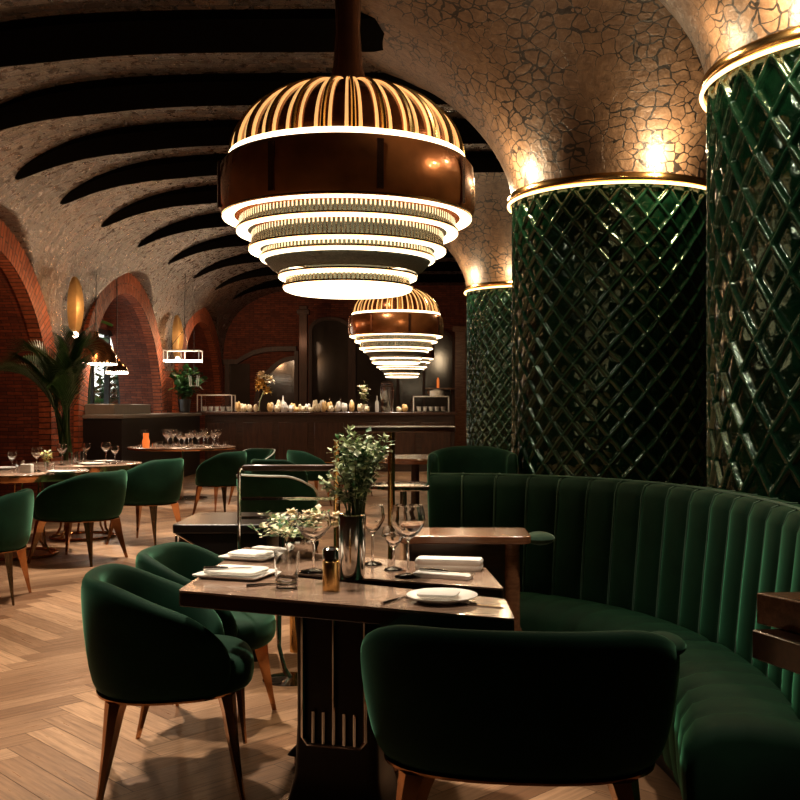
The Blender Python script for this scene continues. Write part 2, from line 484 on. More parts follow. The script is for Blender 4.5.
# ------------------------------------------------------------------ tiled columns
ZT = 3.02
def tile_mesh(r, mat, cellw, cellh, ridge, amp, tilt, res, seed):
    import numpy as np
    nu = int(2*pi*r/res); nv = int(ZT/(res*1.25))
    na = round(2*pi*r/cellw)
    th = np.linspace(0, 2*pi, nu, endpoint=False); z = np.linspace(0, ZT, nv)
    T, Z = np.meshgrid(th, z)
    rng = np.random.RandomState(seed)
    wob = sum(rng.rand()*np.sin(T*k1+Z*k2+rng.rand()*6) for k1, k2 in ((7, 3.1), (13, -5.3), (23, 8.7), (31, -13.)))
    p = T/(2*pi)*na+wob*.025; q = Z/cellh+wob*.02*np.cos(T*11)
    a = p+q; b = p-q
    fa, fb = np.floor(a), np.floor(b); la, lb = a-fa, b-fb
    d = np.minimum(np.minimum(la, 1-la), np.minimum(lb, 1-lb))
    tt = np.clip((ridge-d)/ridge, 0, 1); rd = tt*tt*(3-2*tt)
    ia = (np.mod(fa, na)).astype(int); ib = (np.mod(fb+1000, na)).astype(int)
    h1 = rng.rand(na+1, na+1)-.5; h2 = rng.rand(na+1, na+1)-.5
    til = tilt*(h1[ia, ib]*(la-.5)+h2[ia, ib]*(lb-.5))*(1-rd)
    pil = np.clip((d-ridge)/(.5-ridge), 0, 1); pil = 1-(1-pil)**2
    rip = sum(rng.rand()*np.sin(T*k1+Z*k2+rng.rand()*6) for k1, k2 in ((61, 37.), (83, -51.), (47, 71.)))*.0011
    hgt = amp*(rd*1.0+pil*.3)+til+rip
    RR = r-amp+hgt
    co = np.stack([RR*np.cos(T), RR*np.sin(T), Z], -1).reshape(-1, 3)
    i = np.arange(nv-1)[:, None]*nu; j = np.arange(nu)[None, :]; k = (j+1) % nu
    f = np.stack([i+j, i+k, i+nu+k, i+nu+j], -1).reshape(-1, 4)
    me = bpy.data.meshes.new('tiled_shaft')
    me.vertices.add(len(co)); me.vertices.foreach_set('co', co.astype(np.float32).ravel())
    me.loops.add(f.size); me.loops.foreach_set('vertex_index', f.astype(np.int32).ravel())
    me.polygons.add(len(f)); me.polygons.foreach_set('loop_start', np.arange(0, f.size, 4, dtype=np.int32))
    me.polygons.foreach_set('use_smooth', np.ones(len(f), bool))
    at = me.attributes.new('ridge', 'FLOAT', 'POINT'); at.data.foreach_set('value', rd.astype(np.float32).ravel())
    me.materials.append(mat); me.update(calc_edges=True); me.validate()
    return me
def column(label, cx, cy, r, mat, flare, lights):
    t = thing('tiled_column', label, 'column', (cx, cy, 0), 0, 'green tiled columns')
    n = 96
    shaft = tile_mesh(r, *mat)
    obj('tiled_shaft', shaft, t)
    m = MB(); m.hoop([(r-.05, ZT-.005), (r+.02, ZT-.005), (r+.03, ZT+.005), (r+.034, ZT+.035), (r+.022, ZT+.06), (r-.05, ZT+.065)], 96)
    m.build('metal_band', BRASS, t)
    m = MB(); m.tube([((r+.026)*math.cos(2*pi*k/96), (r+.026)*math.sin(2*pi*k/96), ZT-.018) for k in range(96)], .011, 8, True)
    m.build('light_strip', LED, t)
    a, b = flare; prof = []
    for k in range(29):
        s = (k/28)**1.5; e = 1.6
        prof.append((r+.0+a*s, ZT+.06+b*(1-(1-s)**e)**(1/e)))
    m = MB(); m.lathe(prof, 96, caps=False)
    m.build('flared_capital', STONE, t, smooth=60)
    for ang, pw in lights:
        l = bpy.data.lights.new('uplight', 'POINT'); l.energy = pw; l.color = (1, .72, .42); l.shadow_soft_size = .04
        o = bpy.data.objects.new('uplight', l); C.objects.link(o)
        rr = r+.17; o.location = (cx+rr*math.cos(R(ang)), cy+rr*math.sin(R(ang)), ZT+.13)
    return t
column('nearest green diamond-tiled column, cut off by the right edge, glowing gold band on top', 2.35, 5.22, .85, (TILE, .2, .30, .15, .026, .016, .009, 1), (2.0, 1.5), [(190, 10), (222, 20), (255, 12)])
column('middle green scale-tiled column behind the curved booth with thin glowing band', 1.575, 8.35, .85, (TILE, .19, .22, .15, .026, .02, .009, 2), (1.9, 1.5), [(203, 30), (283, 40), (160, 20)])
column('farthest green tiled column, narrow in view, beside the end of the bar', 1.46, 14.75, .85, (TILE, .15, .19, .2, .03, .07, .013, 3), (1.9, 1.5), [(200, 30), (250, 14)])

# ------------------------------------------------------------------ chandeliers
def chandelier(label, x, y):
    t = thing('chandelier', label, 'chandelier', (x, y, 0), 0, 'tiered brass chandeliers')
    m = MB(); m.lathe([(.10, 2.88), (.095, 2.93), (.075, 3.02), (.06, 3.2), (.066, 3.36), (.08, 3.6), (.085, 4.0), (.085, ZC+.03)], 32); m.build('stem', BRONZE, t)
    # dome
    def dome(u):   # u 0 bottom..1 top
        a = u*pi/2*.97
        return .565*math.cos(a)**.95, 2.55+.365*math.sin(a)
    m = MB(); m.lathe([dome(k/20) for k in range(21)], 64); m.build('dome', DOME, t)
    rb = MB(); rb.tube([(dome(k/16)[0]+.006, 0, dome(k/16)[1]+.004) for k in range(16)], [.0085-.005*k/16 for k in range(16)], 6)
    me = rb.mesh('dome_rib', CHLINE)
    rg = MB(); rg.tube([(dome(k/16)[0]+.012, 0, dome(k/16)[1]+.008) for k in range(16)], [.012-.008*k/16 for k in range(16)], 6)
    meg = rg.mesh('gold_rib', GOLD)
    N = 26
    for k in range(N):
        o = obj('dome_rib', me, t); o.rotation_euler = (0, 0, 2*pi*k/N-.055)
        o = obj('dome_rib', me, t); o.rotation_euler = (0, 0, 2*pi*k/N+.055)
        o = obj('gold_rib', meg, t); o.rotation_euler = (0, 0, 2*pi*k/N)
    m = MB(); m.hoop([(.56, 2.53), (.585, 2.53), (.59, 2.545), (.585, 2.56), (.56, 2.56)], 72); m.build('upper_light_ring', CHLIGHT, t)
    m = MB(); m.hoop([(.57, 2.255), (.615, 2.255), (.632, 2.29), (.635, 2.4), (.625, 2.50), (.60, 2.53), (.57, 2.53)], 72); m.build('band', AMBER, t)
    for k in range(8):
        a = 2*pi*k/8+.3; MB().box((.636*math.cos(a), .636*math.sin(a), 2.39), (.012, .03, .22), a).build('band_strap', BRONZE, t)
    # stepped tiers: (radius, bottom z)
    tiers = [(.618, 2.245, .56), (.55, 2.175, .495), (.49, 2.085, .435), (.435, 2.045, .39), (.345, 1.955, .30), (.322, 1.90, .0)]
    tops = [None, 2.245, 2.175, 2.085, 2.045, 1.955]
    for i, (r, z, ri) in enumerate(tiers):
        m = MB()
        if ri: m.hoop([(ri, z+.012), (r-.016, z-.004), (r-.004, z+.001), (r, z+.006), (r-.004, z+.011), (ri, z+.014)], 72)
        else: m.lathe([(.001, z-.012), (r-.03, z-.010), (r-.006, z), (r, z+.010), (r-.01, z+.016), (.001, z+.016)], 72)
        m.build('light_ring', CHLIGHT, t)
        m = MB(); m.hoop([(r-.012, z+.013), (r+.003, z+.013), (r+.003, z+.022), (r-.012, z+.022)], 72); m.build('ring_trim', BRASS, t)
    # crystal fringes between the rings
    for i in range(1, 6):
        if i == 4: continue
        r = tiers[i][0]-.016; z0 = tiers[i][1]+.023; z1 = tops[i]+.006
        m = MB(); n = int(2*pi*r/.021)
        for k in range(n):
            a = 2*pi*k/n; d = .0055
            x_, y_ = r*math.cos(a), r*math.sin(a)
            m.box((x_, y_, (z0+z1)/2), (d*1.5, d*1.5, z1-z0), a)
        m.build('crystal_fringe', ROD, t, smooth=0, kind='stuff')
        m = MB(); m.hoop([(r-.03, z0), (r-.025, z0), (r-.025, z1), (r-.03, z1)], 48); m.build('inner_sleeve', GREYG, t)
    m = MB(); m.hoop([(.345, 1.985), (.38, 2.005), (.415, 2.044), (.40, 2.046), (.33, 1.99)], 72); m.build('glass_bowl', GREYG, t)
    return t
ch = chandelier('largest and nearest tiered chandelier with fluted amber dome hanging above the tables', -.385, 5.0)
dup(ch, (-.385, 13.3, 0), 'second tiered chandelier, smaller in view, hanging in front of the back windows')
dup(ch, (-.45, 19.4, 0), 'farthest chandelier, its glowing lower rings just above the bar counter')

# ------------------------------------------------------------------ chairs
def superp(th, a, b, e=.82):
    s_, c_ = math.sin(th), math.cos(th)
    return Vector((a*math.copysign(abs(s_)**e, s_), -b*math.copysign(abs(c_)**e, c_), 0))
def chair_meshes():
    TH = R(138); N = 40
    def rim(th):
        u = abs(th)/TH
        return .75-.27*(max(0, (u-.27)/.73))**1.75
    m = MB(); rings = []
    for k in range(N+1):
        th = -TH+2*TH*k/N; u = abs(th)/TH
        o = superp(th, .305, .29); d = Vector((o.x, o.y, 0)).normalized()
        h = rim(th); zb = .355; T = .066
        endk = 1.0 if u < .93 else max(.25, 1-((u-.93)/.07)**2*.75)
        if u > .93: h = h-.05*((u-.93)/.07)**2
        def pt(off, z): 
            tz = max(0, min(1, (z-zb)/(.78-zb))); s = .84+.16*tz**.6
            q = o*s-d*(T/2)+d*(off*endk); return (q.x, q.y, z)
        rings.append([pt(T/2-.012, zb), pt(T/2, zb+.02), pt(T/2+.004, zb+.35*(h-zb)), pt(T/2+.004, zb+.7*(h-zb)), pt(T/2, h-.035), pt(T/2-.010, h-.01), pt(0, h),
                      pt(-T/2+.010, h-.01), pt(-T/2, h-.035), pt(-T/2-.008, zb+.7*(h-zb)), pt(-T/2-.012, zb+.35*(h-zb)), pt(-T/2, zb+.02), pt(-T/2+.012, zb)])
    m.loft(rings)
    shell = m.mesh('shell', GREEN, 70)
    # piping along the rim
    m = MB(); pp = []
    for k in range(N+1):
        th = -TH+2*TH*k/N; o = superp(th, .305, .29); d = o.normalized()
        q = o*.985-d*.008; pp.append((q.x, q.y, rim(th)-.012-(0.05*((abs(th)/TH-.93)/.07)**2 if abs(th)/TH > .93 else 0)))
    m.tube(pp, .009, 6); pipe = m.mesh('piping', PIPEW)
    # seat
    m = MB(); rings = []
    for s, z in ((.5, .345), (.80, .345), (.845, .36), (.86, .40), (.855, .44), (.80, .465), (.6, .475), (.25, .478)):
        ring = []
        for k in range(40):
            th = 2*pi*k/40; q = superp(th, .29*s, .275*s, .78); 
            if q.y > 0: q.y *= 1.13
            ring.append((q.x, q.y+.005, z))
        rings.append(ring)
    m.loft(rings); seat = m.mesh('seat', GREEN, 60)
    # frame band under the shell
    m = MB(); rings = []
    for k in range(48):
        th = 2*pi*k/48; q = superp(th, .25, .238); d = q.normalized()
        rings.append([tuple(q+Vector((0, 0, .345))), tuple(q+Vector((0, 0, .352))), tuple(q-d*.03+Vector((0, 0, .352))), tuple(q-d*.03+Vector((0, 0, .345)))])
    m.loft(rings, loop=True); frame = m.mesh('frame', COPPER, 40)
    m = MB(); rings = []
    for t, z in ((0, .345), (.15, .30), (.4, .2), (.75, .08), (1, 0.0)):
        cx_ = .01+.055*t; w = .027*(1-t)**1.5+.009; dd = .013*(1-t)+.0085
        rings.append([(cx_-w, cx_-dd, z), (cx_+w, cx_-w*.3, z), (cx_+w*.6, cx_+w*.6, z), (cx_-w*.3, cx_+w, z)])
    m.loft(rings); leg = m.mesh('leg', COPPER, 30)
    return shell, seat, frame, leg, pipe
SHELL, SEAT, FRAME, LEG, PIPE = chair_meshes()
def chair(label, x, y, rz, group=None, scale=(1, 1, 1), piping=False, z=0.0):
    t = thing('tub_chair', label, 'chair', (x, y, z), rz, group, scale)
    obj('shell', SHELL, t, 1); obj('seat', SEAT, t, 1); obj('frame', FRAME, t)
    for k, (sx, sy) in enumerate(((1, 1), (-1, 1), (-1, -1), (1, -1))):
        o = obj('leg', LEG, t); o.location = (sx*.165, sy*.155, 0); o.rotation_euler = (0, 0, (0, pi/2, pi, -pi/2)[k])
    if piping: obj('piping', PIPE, t, label='pale piping along the rim')
    return t
G1 = 'green velvet tub chairs'
chair('green velvet tub chair with copper legs at the left end of the front table', -.895, 3.53, R(-76), G1, (1.06, 1.06, 1.0))
chair('green velvet tub chair half hidden between the front chair and the dark glossy table', -.90, 4.17, R(-97), G1, (.95, 1.0, .98))
cb = chair('large green velvet tub chair seen from behind at the bottom centre, back to us', .26, 2.80, R(-6), G1, (1.5, .95, 1.0))
m = MB(); m.ball((.262, -.03, .672), .05, 16, 10, (.85, 2.0, .6)); m.build('rolled_arm', GREEN, cb, 60)
chair('green tub chair near the left edge backing onto the aisle, legs in full view', -2.99, 6.85, R(98), G1)
chair('green tub chair cut off by the left edge, in front of its neighbour', -2.93, 6.05, R(70), G1)
chair('green tub chair with dark back pushed up to the near round table at left', -2.98, 8.6, R(74), G1, (1.15, 1.4, 1.04))
chair('green tub chair beside the second round table, between two other left tables', -2.72, 9.75, R(72), G1, (1.1, 1.22, 1.1))
chair('green tub chair at the glass-covered round table near the bar', -2.5, 12.2, R(68), G1, (1.05, 1.05, 1.05))
chair('green tub chair with pale piping turned sideways behind the glass-covered table', -2.35, 13.6, R(150), G1, (1, 1, 1), True)
chair('green tub chair with broad back in the middle aisle below the bar', -1.62, 11.2, R(-30), G1, (1.05, 1.05, 1))
chair('green tub chair with pale piping behind the wooden rail, next to the white flowers', -1.25, 8.5, R(-28), G1, (1.15, 1.05, 1.02), True)
chair('far pale green tub chair standing in front of the bar by the leafy plant', -1.05, 15.0, R(10), G1)
chair('small green tub chair in shadow at the far middle, left of the pale one', -1.55, 13.4, R(-60), G1)

# ------------------------------------------------------------------ booth
def catmull(pts, n):
    out = []; m = len(pts)
    for i in range(m-1):
        p0 = pts[max(0, i-1)]; p1 = pts[i]; p2 = pts[i+1]; p3 = pts[min(m-1, i+2)]
        for k in range(n):
            t = k/n
            out.append(tuple(.5*((2*b)+(c-a)*t+(2*a-5*b+4*c-d)*t*t+(-a+3*b-3*c+d)*t**3) for a, b, c, d in zip(p0, p1, p2, p3)))
    out.append(tuple(pts[-1])); return out
def resample(pts, ds):
    L = [0]
    for a, b in zip(pts[:-1], pts[1:]): L.append(L[-1]+math.dist(a, b))
    n = max(2, round(L[-1]/ds)); out = []; j = 0
    for k in range(n+1):
        s = L[-1]*k/n
        while j < len(L)-2 and L[j+1] < s: j += 1
        t = (s-L[j])/(L[j+1]-L[j]); out.append(tuple(a+(b-a)*t for a, b in zip(pts[j], pts[j+1])))
    return out, L[-1]
BPATH = [(.02, 4.88), (.32, 4.84), (.62, 4.69), (.88, 4.42), (1.06, 4.05), (1.15, 3.6), (1.15, 3.1), (1.06, 2.62)]
def booth():
    t = thing('booth_sofa', 'large curved green velvet booth with channel-tufted back at right', 'sofa', (0.6, 3.8, 0))
    off = Vector((-.6, -3.8, 0))
    dense = catmull(BPATH, 24); NC = 18; SUB = 8
    pts, L = resample(dense, 0.0001 if False else sum(math.dist(a, b) for a, b in zip(dense[:-1], dense[1:]))/(NC*SUB))
    n = len(pts)
    def frame_(i):
        a = Vector(pts[max(0, i-1)]); b = Vector(pts[min(n-1, i+1)]); tn = (b-a).normalized()
        return Vector((pts[i][0], pts[i][1])), Vector((tn.y, -tn.x))   # inward normal (towards the sitter)
    rings = []; seams = []
    for i in range(n):
        p, nn = frame_(i)
        ph = (i % SUB)/SUB; bl = .022*math.sqrt(abs(math.sin(pi*ph)))-.010
        h = .99
        prof = [(.05, .40, .6), (.045, .5, 1), (.03, .66, 1), (.012, .82, 1), (0, .93, 1), (-.02, .975, .8), (-.06, h, .5), (-.11, h, .2), (-.145, .96, 0), (-.15, .7, 0), (-.15, .1, 0), (-.05, .1, 0)]
        ring = []
        for d, z, k in prof:
            q = p+nn*(d+bl*k); ring.append((q.x+off.x, q.y+off.y, z+bl*k*.4*(1 if z > .95 else 0)))
        rings.append(ring)
        if ph == 0 and 0 < i < n-1:
            seams.append([(p+nn*(d-.005*k)).to_3d()+off+Vector((0, 0, z)) for d, z, k in prof[:8]])
    m = MB(); m.loft(rings); m.build('back', GREENB, t, 60)
    m = MB()
    for s in seams: m.tube(s, .0046, 5)
    m.build('seam_sheen', SHEENTIP, t)  # added pale tubes that draw the velvet's sheen along the seams
    m = MB(); m.tube([((frame_(i)[0]-frame_(i)[1]*.05).to_3d()+off+Vector((0, 0, .99))) for i in range(0, n, 2)], .006, 6); m.build('top_sheen', SHEENTIP, t)  # added pale tube painting the highlight along the back's top edge
    # seat: two cushions
    cut = int(n*.60)
    for lo, hi, ribbed in ((4, cut, 0.004), (cut, n-1, .012)):
        rings = []
        for i in range(lo, hi+1):
            p, nn = frame_(i); ph = (i % SUB)/SUB
            bl = ribbed*(math.sqrt(abs(math.sin(pi*ph)))-.4)
            e = min(i-lo, hi-i)/4.0; ed = 0 if e >= 1 else .03*(1-math.sqrt(max(0, 1-(1-e)**2)))
            prof = [(.04, .12), (.04, .44), (.10, .455), (.2, .462), (.28, .455), (.33, .435), (.362, .39), (.37, .33), (.362, .2), (.35, .13), (.3, .12)]
            ring = []
            for d, z in prof:
                q = p+nn*(d+(bl if d > .3 else 0)); ring.append((q.x+off.x, q.y+off.y, z+(bl if z > .42 else 0)-(ed if z > .4 else 0)))
            rings.append(ring)
        m = MB(); m.loft(rings); m.build('seat_cushion', GREENB, t, 60)
    rings = []
    for i in range(2, n-2, 2):
        p, nn = frame_(i)
        rings.append([((p+nn*d).x+off.x, (p+nn*d).y+off.y, z) for d, z in ((-.1, 0), (.28, 0), (.28, .125), (-.1, .125))])
    m = MB(); m.loft(rings); m.build('plinth', BLACK, t)
booth()

# second booth far behind
def small_booth():
    t = thing('tub_sofa', 'smaller green velvet booth seat behind the large booth, in front of the middle column', 'sofa', (.38, 8.0, 0), R(0))
    m = MB(); rings = []
    for k in range(25):
        th = R(-110)+R(220)*k/24; o = Vector((.34*math.sin(th)*1.0, .30*math.cos(th), 0)); d = o.normalized()
        h = 1.0-.05*abs(math.sin(th))**3; bl = .008*abs(math.sin(k*pi/2))
        def q(f, z): 
            w = o+d*f; return (w.x, w.y, z)
        rings.append([q(0, .1), q(.02, .5), q(.03, h-.03), q(.01, h), q(-.04, h), q(-.06-bl, h-.03), q(-.055-bl, .5), q(-.05, .1)])
    m.loft(rings); m.build('back', GREEN, t, 60, 1)
    m = MB(); rings = []
    for s, z in ((.8, .1), (.86, .36), (.85, .44), (.75, .46), (.3, .465)):
        rings.append([(.33*s*math.sin(2*pi*k/28), .29*s*math.cos(2*pi*k/28), z) for k in range(28)])
    m.loft(rings); m.build('seat', GREEN, t)
    for sx in (-1, 1):
        for sy in (-1, 1):
            MB().box((sx*.2, sy*.17, .05), (.04, .04, .1)).build('leg', COPPER, t)
small_booth()

# ------------------------------------------------------------------ front tables
def rounded(poly, r, n=4):
    out = []; m = len(poly)
    for i in range(m):
        p = Vector(poly[i]); a = (Vector(poly[i-1])-p).normalized(); b = (Vector(poly[(i+1) % m])-p).normalized()
        s = p+a*r; e = p+b*r
        for k in range(n+1):
            t = k/n; out.append(tuple(s*(1-t)**2+p*2*t*(1-t)+e*t*t))
    return out
ZTAB = .75
def slab_table(label, quad, pc, rz, fine):
    t = thing('dining_table', label, 'table', (pc[0], pc[1], 0), 0)
    q = [(a-pc[0], b-pc[1]) for a, b in quad]
    MB().prism(rounded(q, .015), ZTAB-.05, ZTAB-.006).build('table_edge', TABLEE, t, bev=.003)
    MB().prism(rounded(q, .015), ZTAB-.006, ZTAB).build('table_top', TABLEW, t)
    M_ = Matrix.Rotation(rz, 3, 'Z')
    m = MB(); rings = []
    for z, w, d in ((.045, .2, .16), (.06, .19, .15), (.1, .155, .115), (.2, .135, .09), (.35, .13, .085), (.6, .13, .085), (.70, .14, .09)):
        rings.append([tuple(M_ @ Vector((x, y, z))) for x, y in rounded([(-w, -d), (w, -d), (w, d), (-w, d)], .03)])
    m.loft(rings); m.build('pedestal', LACQ, t)
    w, d = (.27, .22) if fine else (.2, .14)
    m = MB(); m.loft([[tuple(M_ @ Vector((x, y, z))) for x, y in rounded([(-w*s, -d*s), (w*s, -d*s), (w*s, d*s), (-w*s, d*s)], .08, 6)] for z, s in ((0, 1), (.025, 1), (.035, .97), (.046, .8))])
    m.build('base_plate', BRONZE, t)
    if fine:
        yy = -.094; pth = [(-.1, .69), (-.1, .32), (-.085, .30), (.085, .30), (.1, .32), (.1, .69)]
        m = MB(); m.tube([tuple(M_ @ Vector((x, yy, z))) for x, z in pth], .007, 6); m.build('grille_frame', CHROME, t)
        for k in range(5):
            x = -.066+.033*k
            m = MB(); m.tube([tuple(M_ @ Vector((x, yy-.002, z))) for z in (.68 if k == 2 else .4, .33, .305)], .005, 6); m.build('grille_bar', CHROME, t)
        m = MB(); m.box(tuple(M_ @ Vector((0, -.085, .71))), (.24, .03, .02), rz); m.build('top_rail', BRONZE, t)
    return t
T1 = [(-.768, 3.11), (.242, 2.69), (.238, 2.97), (-.755, 3.53)]
T2 = [(-.752, 3.56), (.247, 3.14), (.214, 3.55), (-.733, 4.07)]
slab_table('front dark wooden dining table with thick edge and black pedestal, nearest to us', T1, (-.25, 3.10), R(-15), True)
slab_table('dark wooden dining table pushed up behind the front table, leafy vase between them', T2, (-.27, 3.74), R(-20), False)

# wooden divider behind the right of the tables
t = thing('divider_cabinet', 'low reddish wooden divider with shelf top between front tables and booth', 'cabinet', (.17, 3.95, 0))
MB().prism(rounded([(-.27, -.15), (.235, -.17), (.235, .12), (-.27, .12)], .04), .80, .83).build('top_board', REDW, t, bev=.004)
MB().prism(rounded([(-.24, -.12), (.19, -.12), (.19, .1), (-.24, .1)], .05, 6), .0, .80).build('body', DARKW, t)
m = MB(); m.lathe([(.03, .44), (.03, .8)], 20, (.165, -.115, 0)); m.build('corner_post', REDW, t)
MB().box((.155, -.02, .22), (.12, .24, .44)).build('side_panel', REDW, t, bev=.004)
m = MB(); m.ball((.275, -.06, .81), .06, 16, 10, (1.0, 1.2, .42)); m.build('velvet_armrest', SHEENTIP, t, label='pale green velvet tip')

# right counter at the edge of the frame
t = thing('side_counter', 'wooden counter corner with dark slab cut off by the right edge over the booth seat', 'counter', (1.125, 2.15, -.02))
MB().prism([(-.39, .10), (.5, .2), (.5, -.7), (.02, -.75), (-.22, -.35)], .775, .84).build('slab', DARKW, t, bev=.004)
MB().prism([(-.36, .16), (.5, .22), (.5, -.62), (.06, -.66)], .84, .912).build('raised_top', REDW, t, bev=.004)
MB().box((.35, -.3, .41), (.2, .3, .77)).build('support', DARKW, t)

# ------------------------------------------------------------------ table ware
def glass_prof(h, w):
    b = h*.47
    return [(.001, 0.0), (w*.40, 0.0), (w*.38, .004), (.006, .012), (.004, .03), (.004, h-b-.01), (.01, h-b), (w*.30, h-b+.018), (w*.46, h-b+.045), (w*.5, h-b*.45), (w*.46, h-b*.15), (w*.42, h),
            (w*.405, h), (w*.445, h-b*.15), (w*.485, h-b*.45), (w*.445, h-b+.047), (w*.28, h-b+.022), (.001, h-b+.006)]
def wineglass(label, x, y, z, h, w, group=None, n=20):
    t = thing('wine_glass', label, 'glass', (x, y, z), 0, group)
    pr = glass_prof(h, w)
    m = MB(); m.lathe(pr[:6], n, caps=True); m.build('stem', GLASS, t, 50)
    m = MB(); m.lathe(pr[5:], n, caps=True); m.build('bowl', GLASS, t, 50)
    return t
wineglass('tall wine glass beside the steel vase, left of the shaker, front table', -.385, 3.46, ZTAB, .205, .125)
wineglass('largest wine glass right of the steel vase on the front tables', -.057, 3.36, ZTAB, .24, .118)
wineglass('wine glass behind the steel vase next to the brass post', -.19, 3.62, ZTAB, .215, .09)
wineglass('short wine glass close beside the largest wine glass', -.11, 3.5, ZTAB, .15, .085)
def tumbler(label, x, y, z, h, w, group=None):
    m = MB(); m.lathe([(.001, 0), (w*.42, 0), (w*.44, .01), (w*.5, h), (w*.475, h), (w*.41, .02), (.001, .016)], 24)
    o = m.build('tumbler', GLASS, smooth=50); o.location = (x, y, z)
    return tag(o, label, 'glass', group)
tumbler('clear ribbed water tumbler at the front left of the nearest table', -.437, 3.16, ZTAB, .113, .08)
# shaker
t = thing('pepper_mill', 'small brass shaker standing in front of the leafy vase', 'shaker', (-.292, 3.11, ZTAB))
m = MB(); m.lathe([(.001, 0), (.027, 0), (.027, .09), (.022, .095)], 24); m.build('body', BRASS, t)
m = MB(); m.lathe([(.022, .095), (.027, .1), (.027, .128), (.02, .134), (.001, .134)], 24); m.build('cap', STEEL, t)
# plates, napkins, cutlery
def plate(label, x, y, z, r, square=False, rz=0):
    if square:
        m = MB()
        def sq(s, zz): return [(a, b, zz) for a, b in rounded([(-s, -s*.8), (s, -s*.8), (s, s*.8), (-s, s*.8)], .02)]
        m.loft([sq(r*.8, 0), sq(r, .010), sq(r, .014), sq(r*.86, .008), sq(.02, .008)])
    else:
        m = MB(); m.lathe([(.001, 0), (r*.62, 0), (r*.7, .004), (r, .016), (r, .019), (r*.7, .008), (.001, .007)], 40)
    o = m.build('plate', CERAM, smooth=40); o.location = (x, y, z); o.rotation_euler = (0, 0, rz)
    return tag(o, label, 'plate')
def napkin(label, x, y, z, w, d, h, rz):
    m = MB(); rings = []
    for zz, s in ((0, .97), (h*.25, 1.0), (h*.45, .99), (h*.5, .975), (h*.55, .99), (h*.8, 1.0), (h, .96)):
        rings.append([(a, b, zz) for a, b in rounded([(-w/2*s, -d/2*s), (w/2*s, -d/2*s), (w/2*s, d/2*s), (-w/2*s, d/2*s)], min(w, d)*.2)])
    m.loft(rings); o = m.build('napkin', LINEN, smooth=50); o.location = (x, y, z); o.rotation_euler = (0, 0, rz)
    return tag(o, label, 'napkin')
def knife(label, x, y, z, L, rz):
    t = thing('table_knife', label, 'knife', (x, y, z), rz)
    m = MB(); m.loft([[(a*L, -w, 0), (a*L, w, 0), (a*L, w, .003), (a*L, -w, .003)] for a, w in ((0, .007), (.25, .009), (.45, .008), (.5, .002))]); m.build('blade', CHROME, t)
    m = MB(); m.tube([(-.5*L, 0, .004), (-.25*L, 0, .005), (0, 0, .004)], [.006, .007, .004], 6); m.build('handle', CHROME, t)
def fork(label, x, y, z, L, rz):
    t = thing('table_fork', label, 'fork', (x, y, z), rz)
    m = MB(); m.tube([(-.5*L, 0, .004), (-.2*L, 0, .005), (.15*L, 0, .005), (.25*L, 0, .004)], [.006, .005, .003, .006], 6); m.build('handle', CHROME, t)
    m = MB()
    for k in range(4): m.tube([(.24*L, -.009+.006*k, .004), (.36*L, -.010+.0065*k, .006), (.5*L, -.010+.0065*k, .008)], .0018, 5)
    m.build('tines', CHROME, t)
plate('white square plate at the left end of the front table', -.635, 3.37, ZTAB, .12, True, R(-18))
napkin('folded white napkin on the square plate at left', -.635, 3.37, ZTAB+.0145, .19, .14, .012, R(-18))
knife('knife lying across the napkin on the square plate', -.66, 3.35, ZTAB+.0275, .16, R(12))
fork('fork lying beside the tumbler at left on the front table', -.5, 3.19, ZTAB, .14, R(20))
plate('white square plate behind the first one, on the rear table at left', -.655, 3.76, ZTAB, .1, True, R(-20))
napkin('folded napkin on the rear square plate at left', -.655, 3.76, ZTAB+.0145, .15, .11, .012, R(-20))
napkin('folded white napkin at the far left corner of the rear table', -.60, 3.945-.02, ZTAB, .17, .055, .018, R(-28))
napkin('thick rolled white napkin at the right end of the rear table', .085, 3.51, ZTAB, .235, .085, .04, R(-10))
napkin('slim folded napkin in front of the rolled one, under cutlery', .06, 3.34, ZTAB, .2, .06, .016, R(-22))
knife('knife resting on the slim folded napkin at right', .075, 3.345, ZTAB+.0165, .2, R(-22))
plate('round white plate at the right corner of the front table', .05, 2.945, ZTAB, .105)
napkin('white napkin lying on the round plate at right', .04, 2.945, ZTAB+.0185, .12, .1, .008, R(-12))
knife('knife leaning off the round plate towards the table corner', .15, 2.87, ZTAB, .16, R(-24))
fork('fork left of the round plate on the front table', -.075, 2.95, ZTAB, .17, R(55))
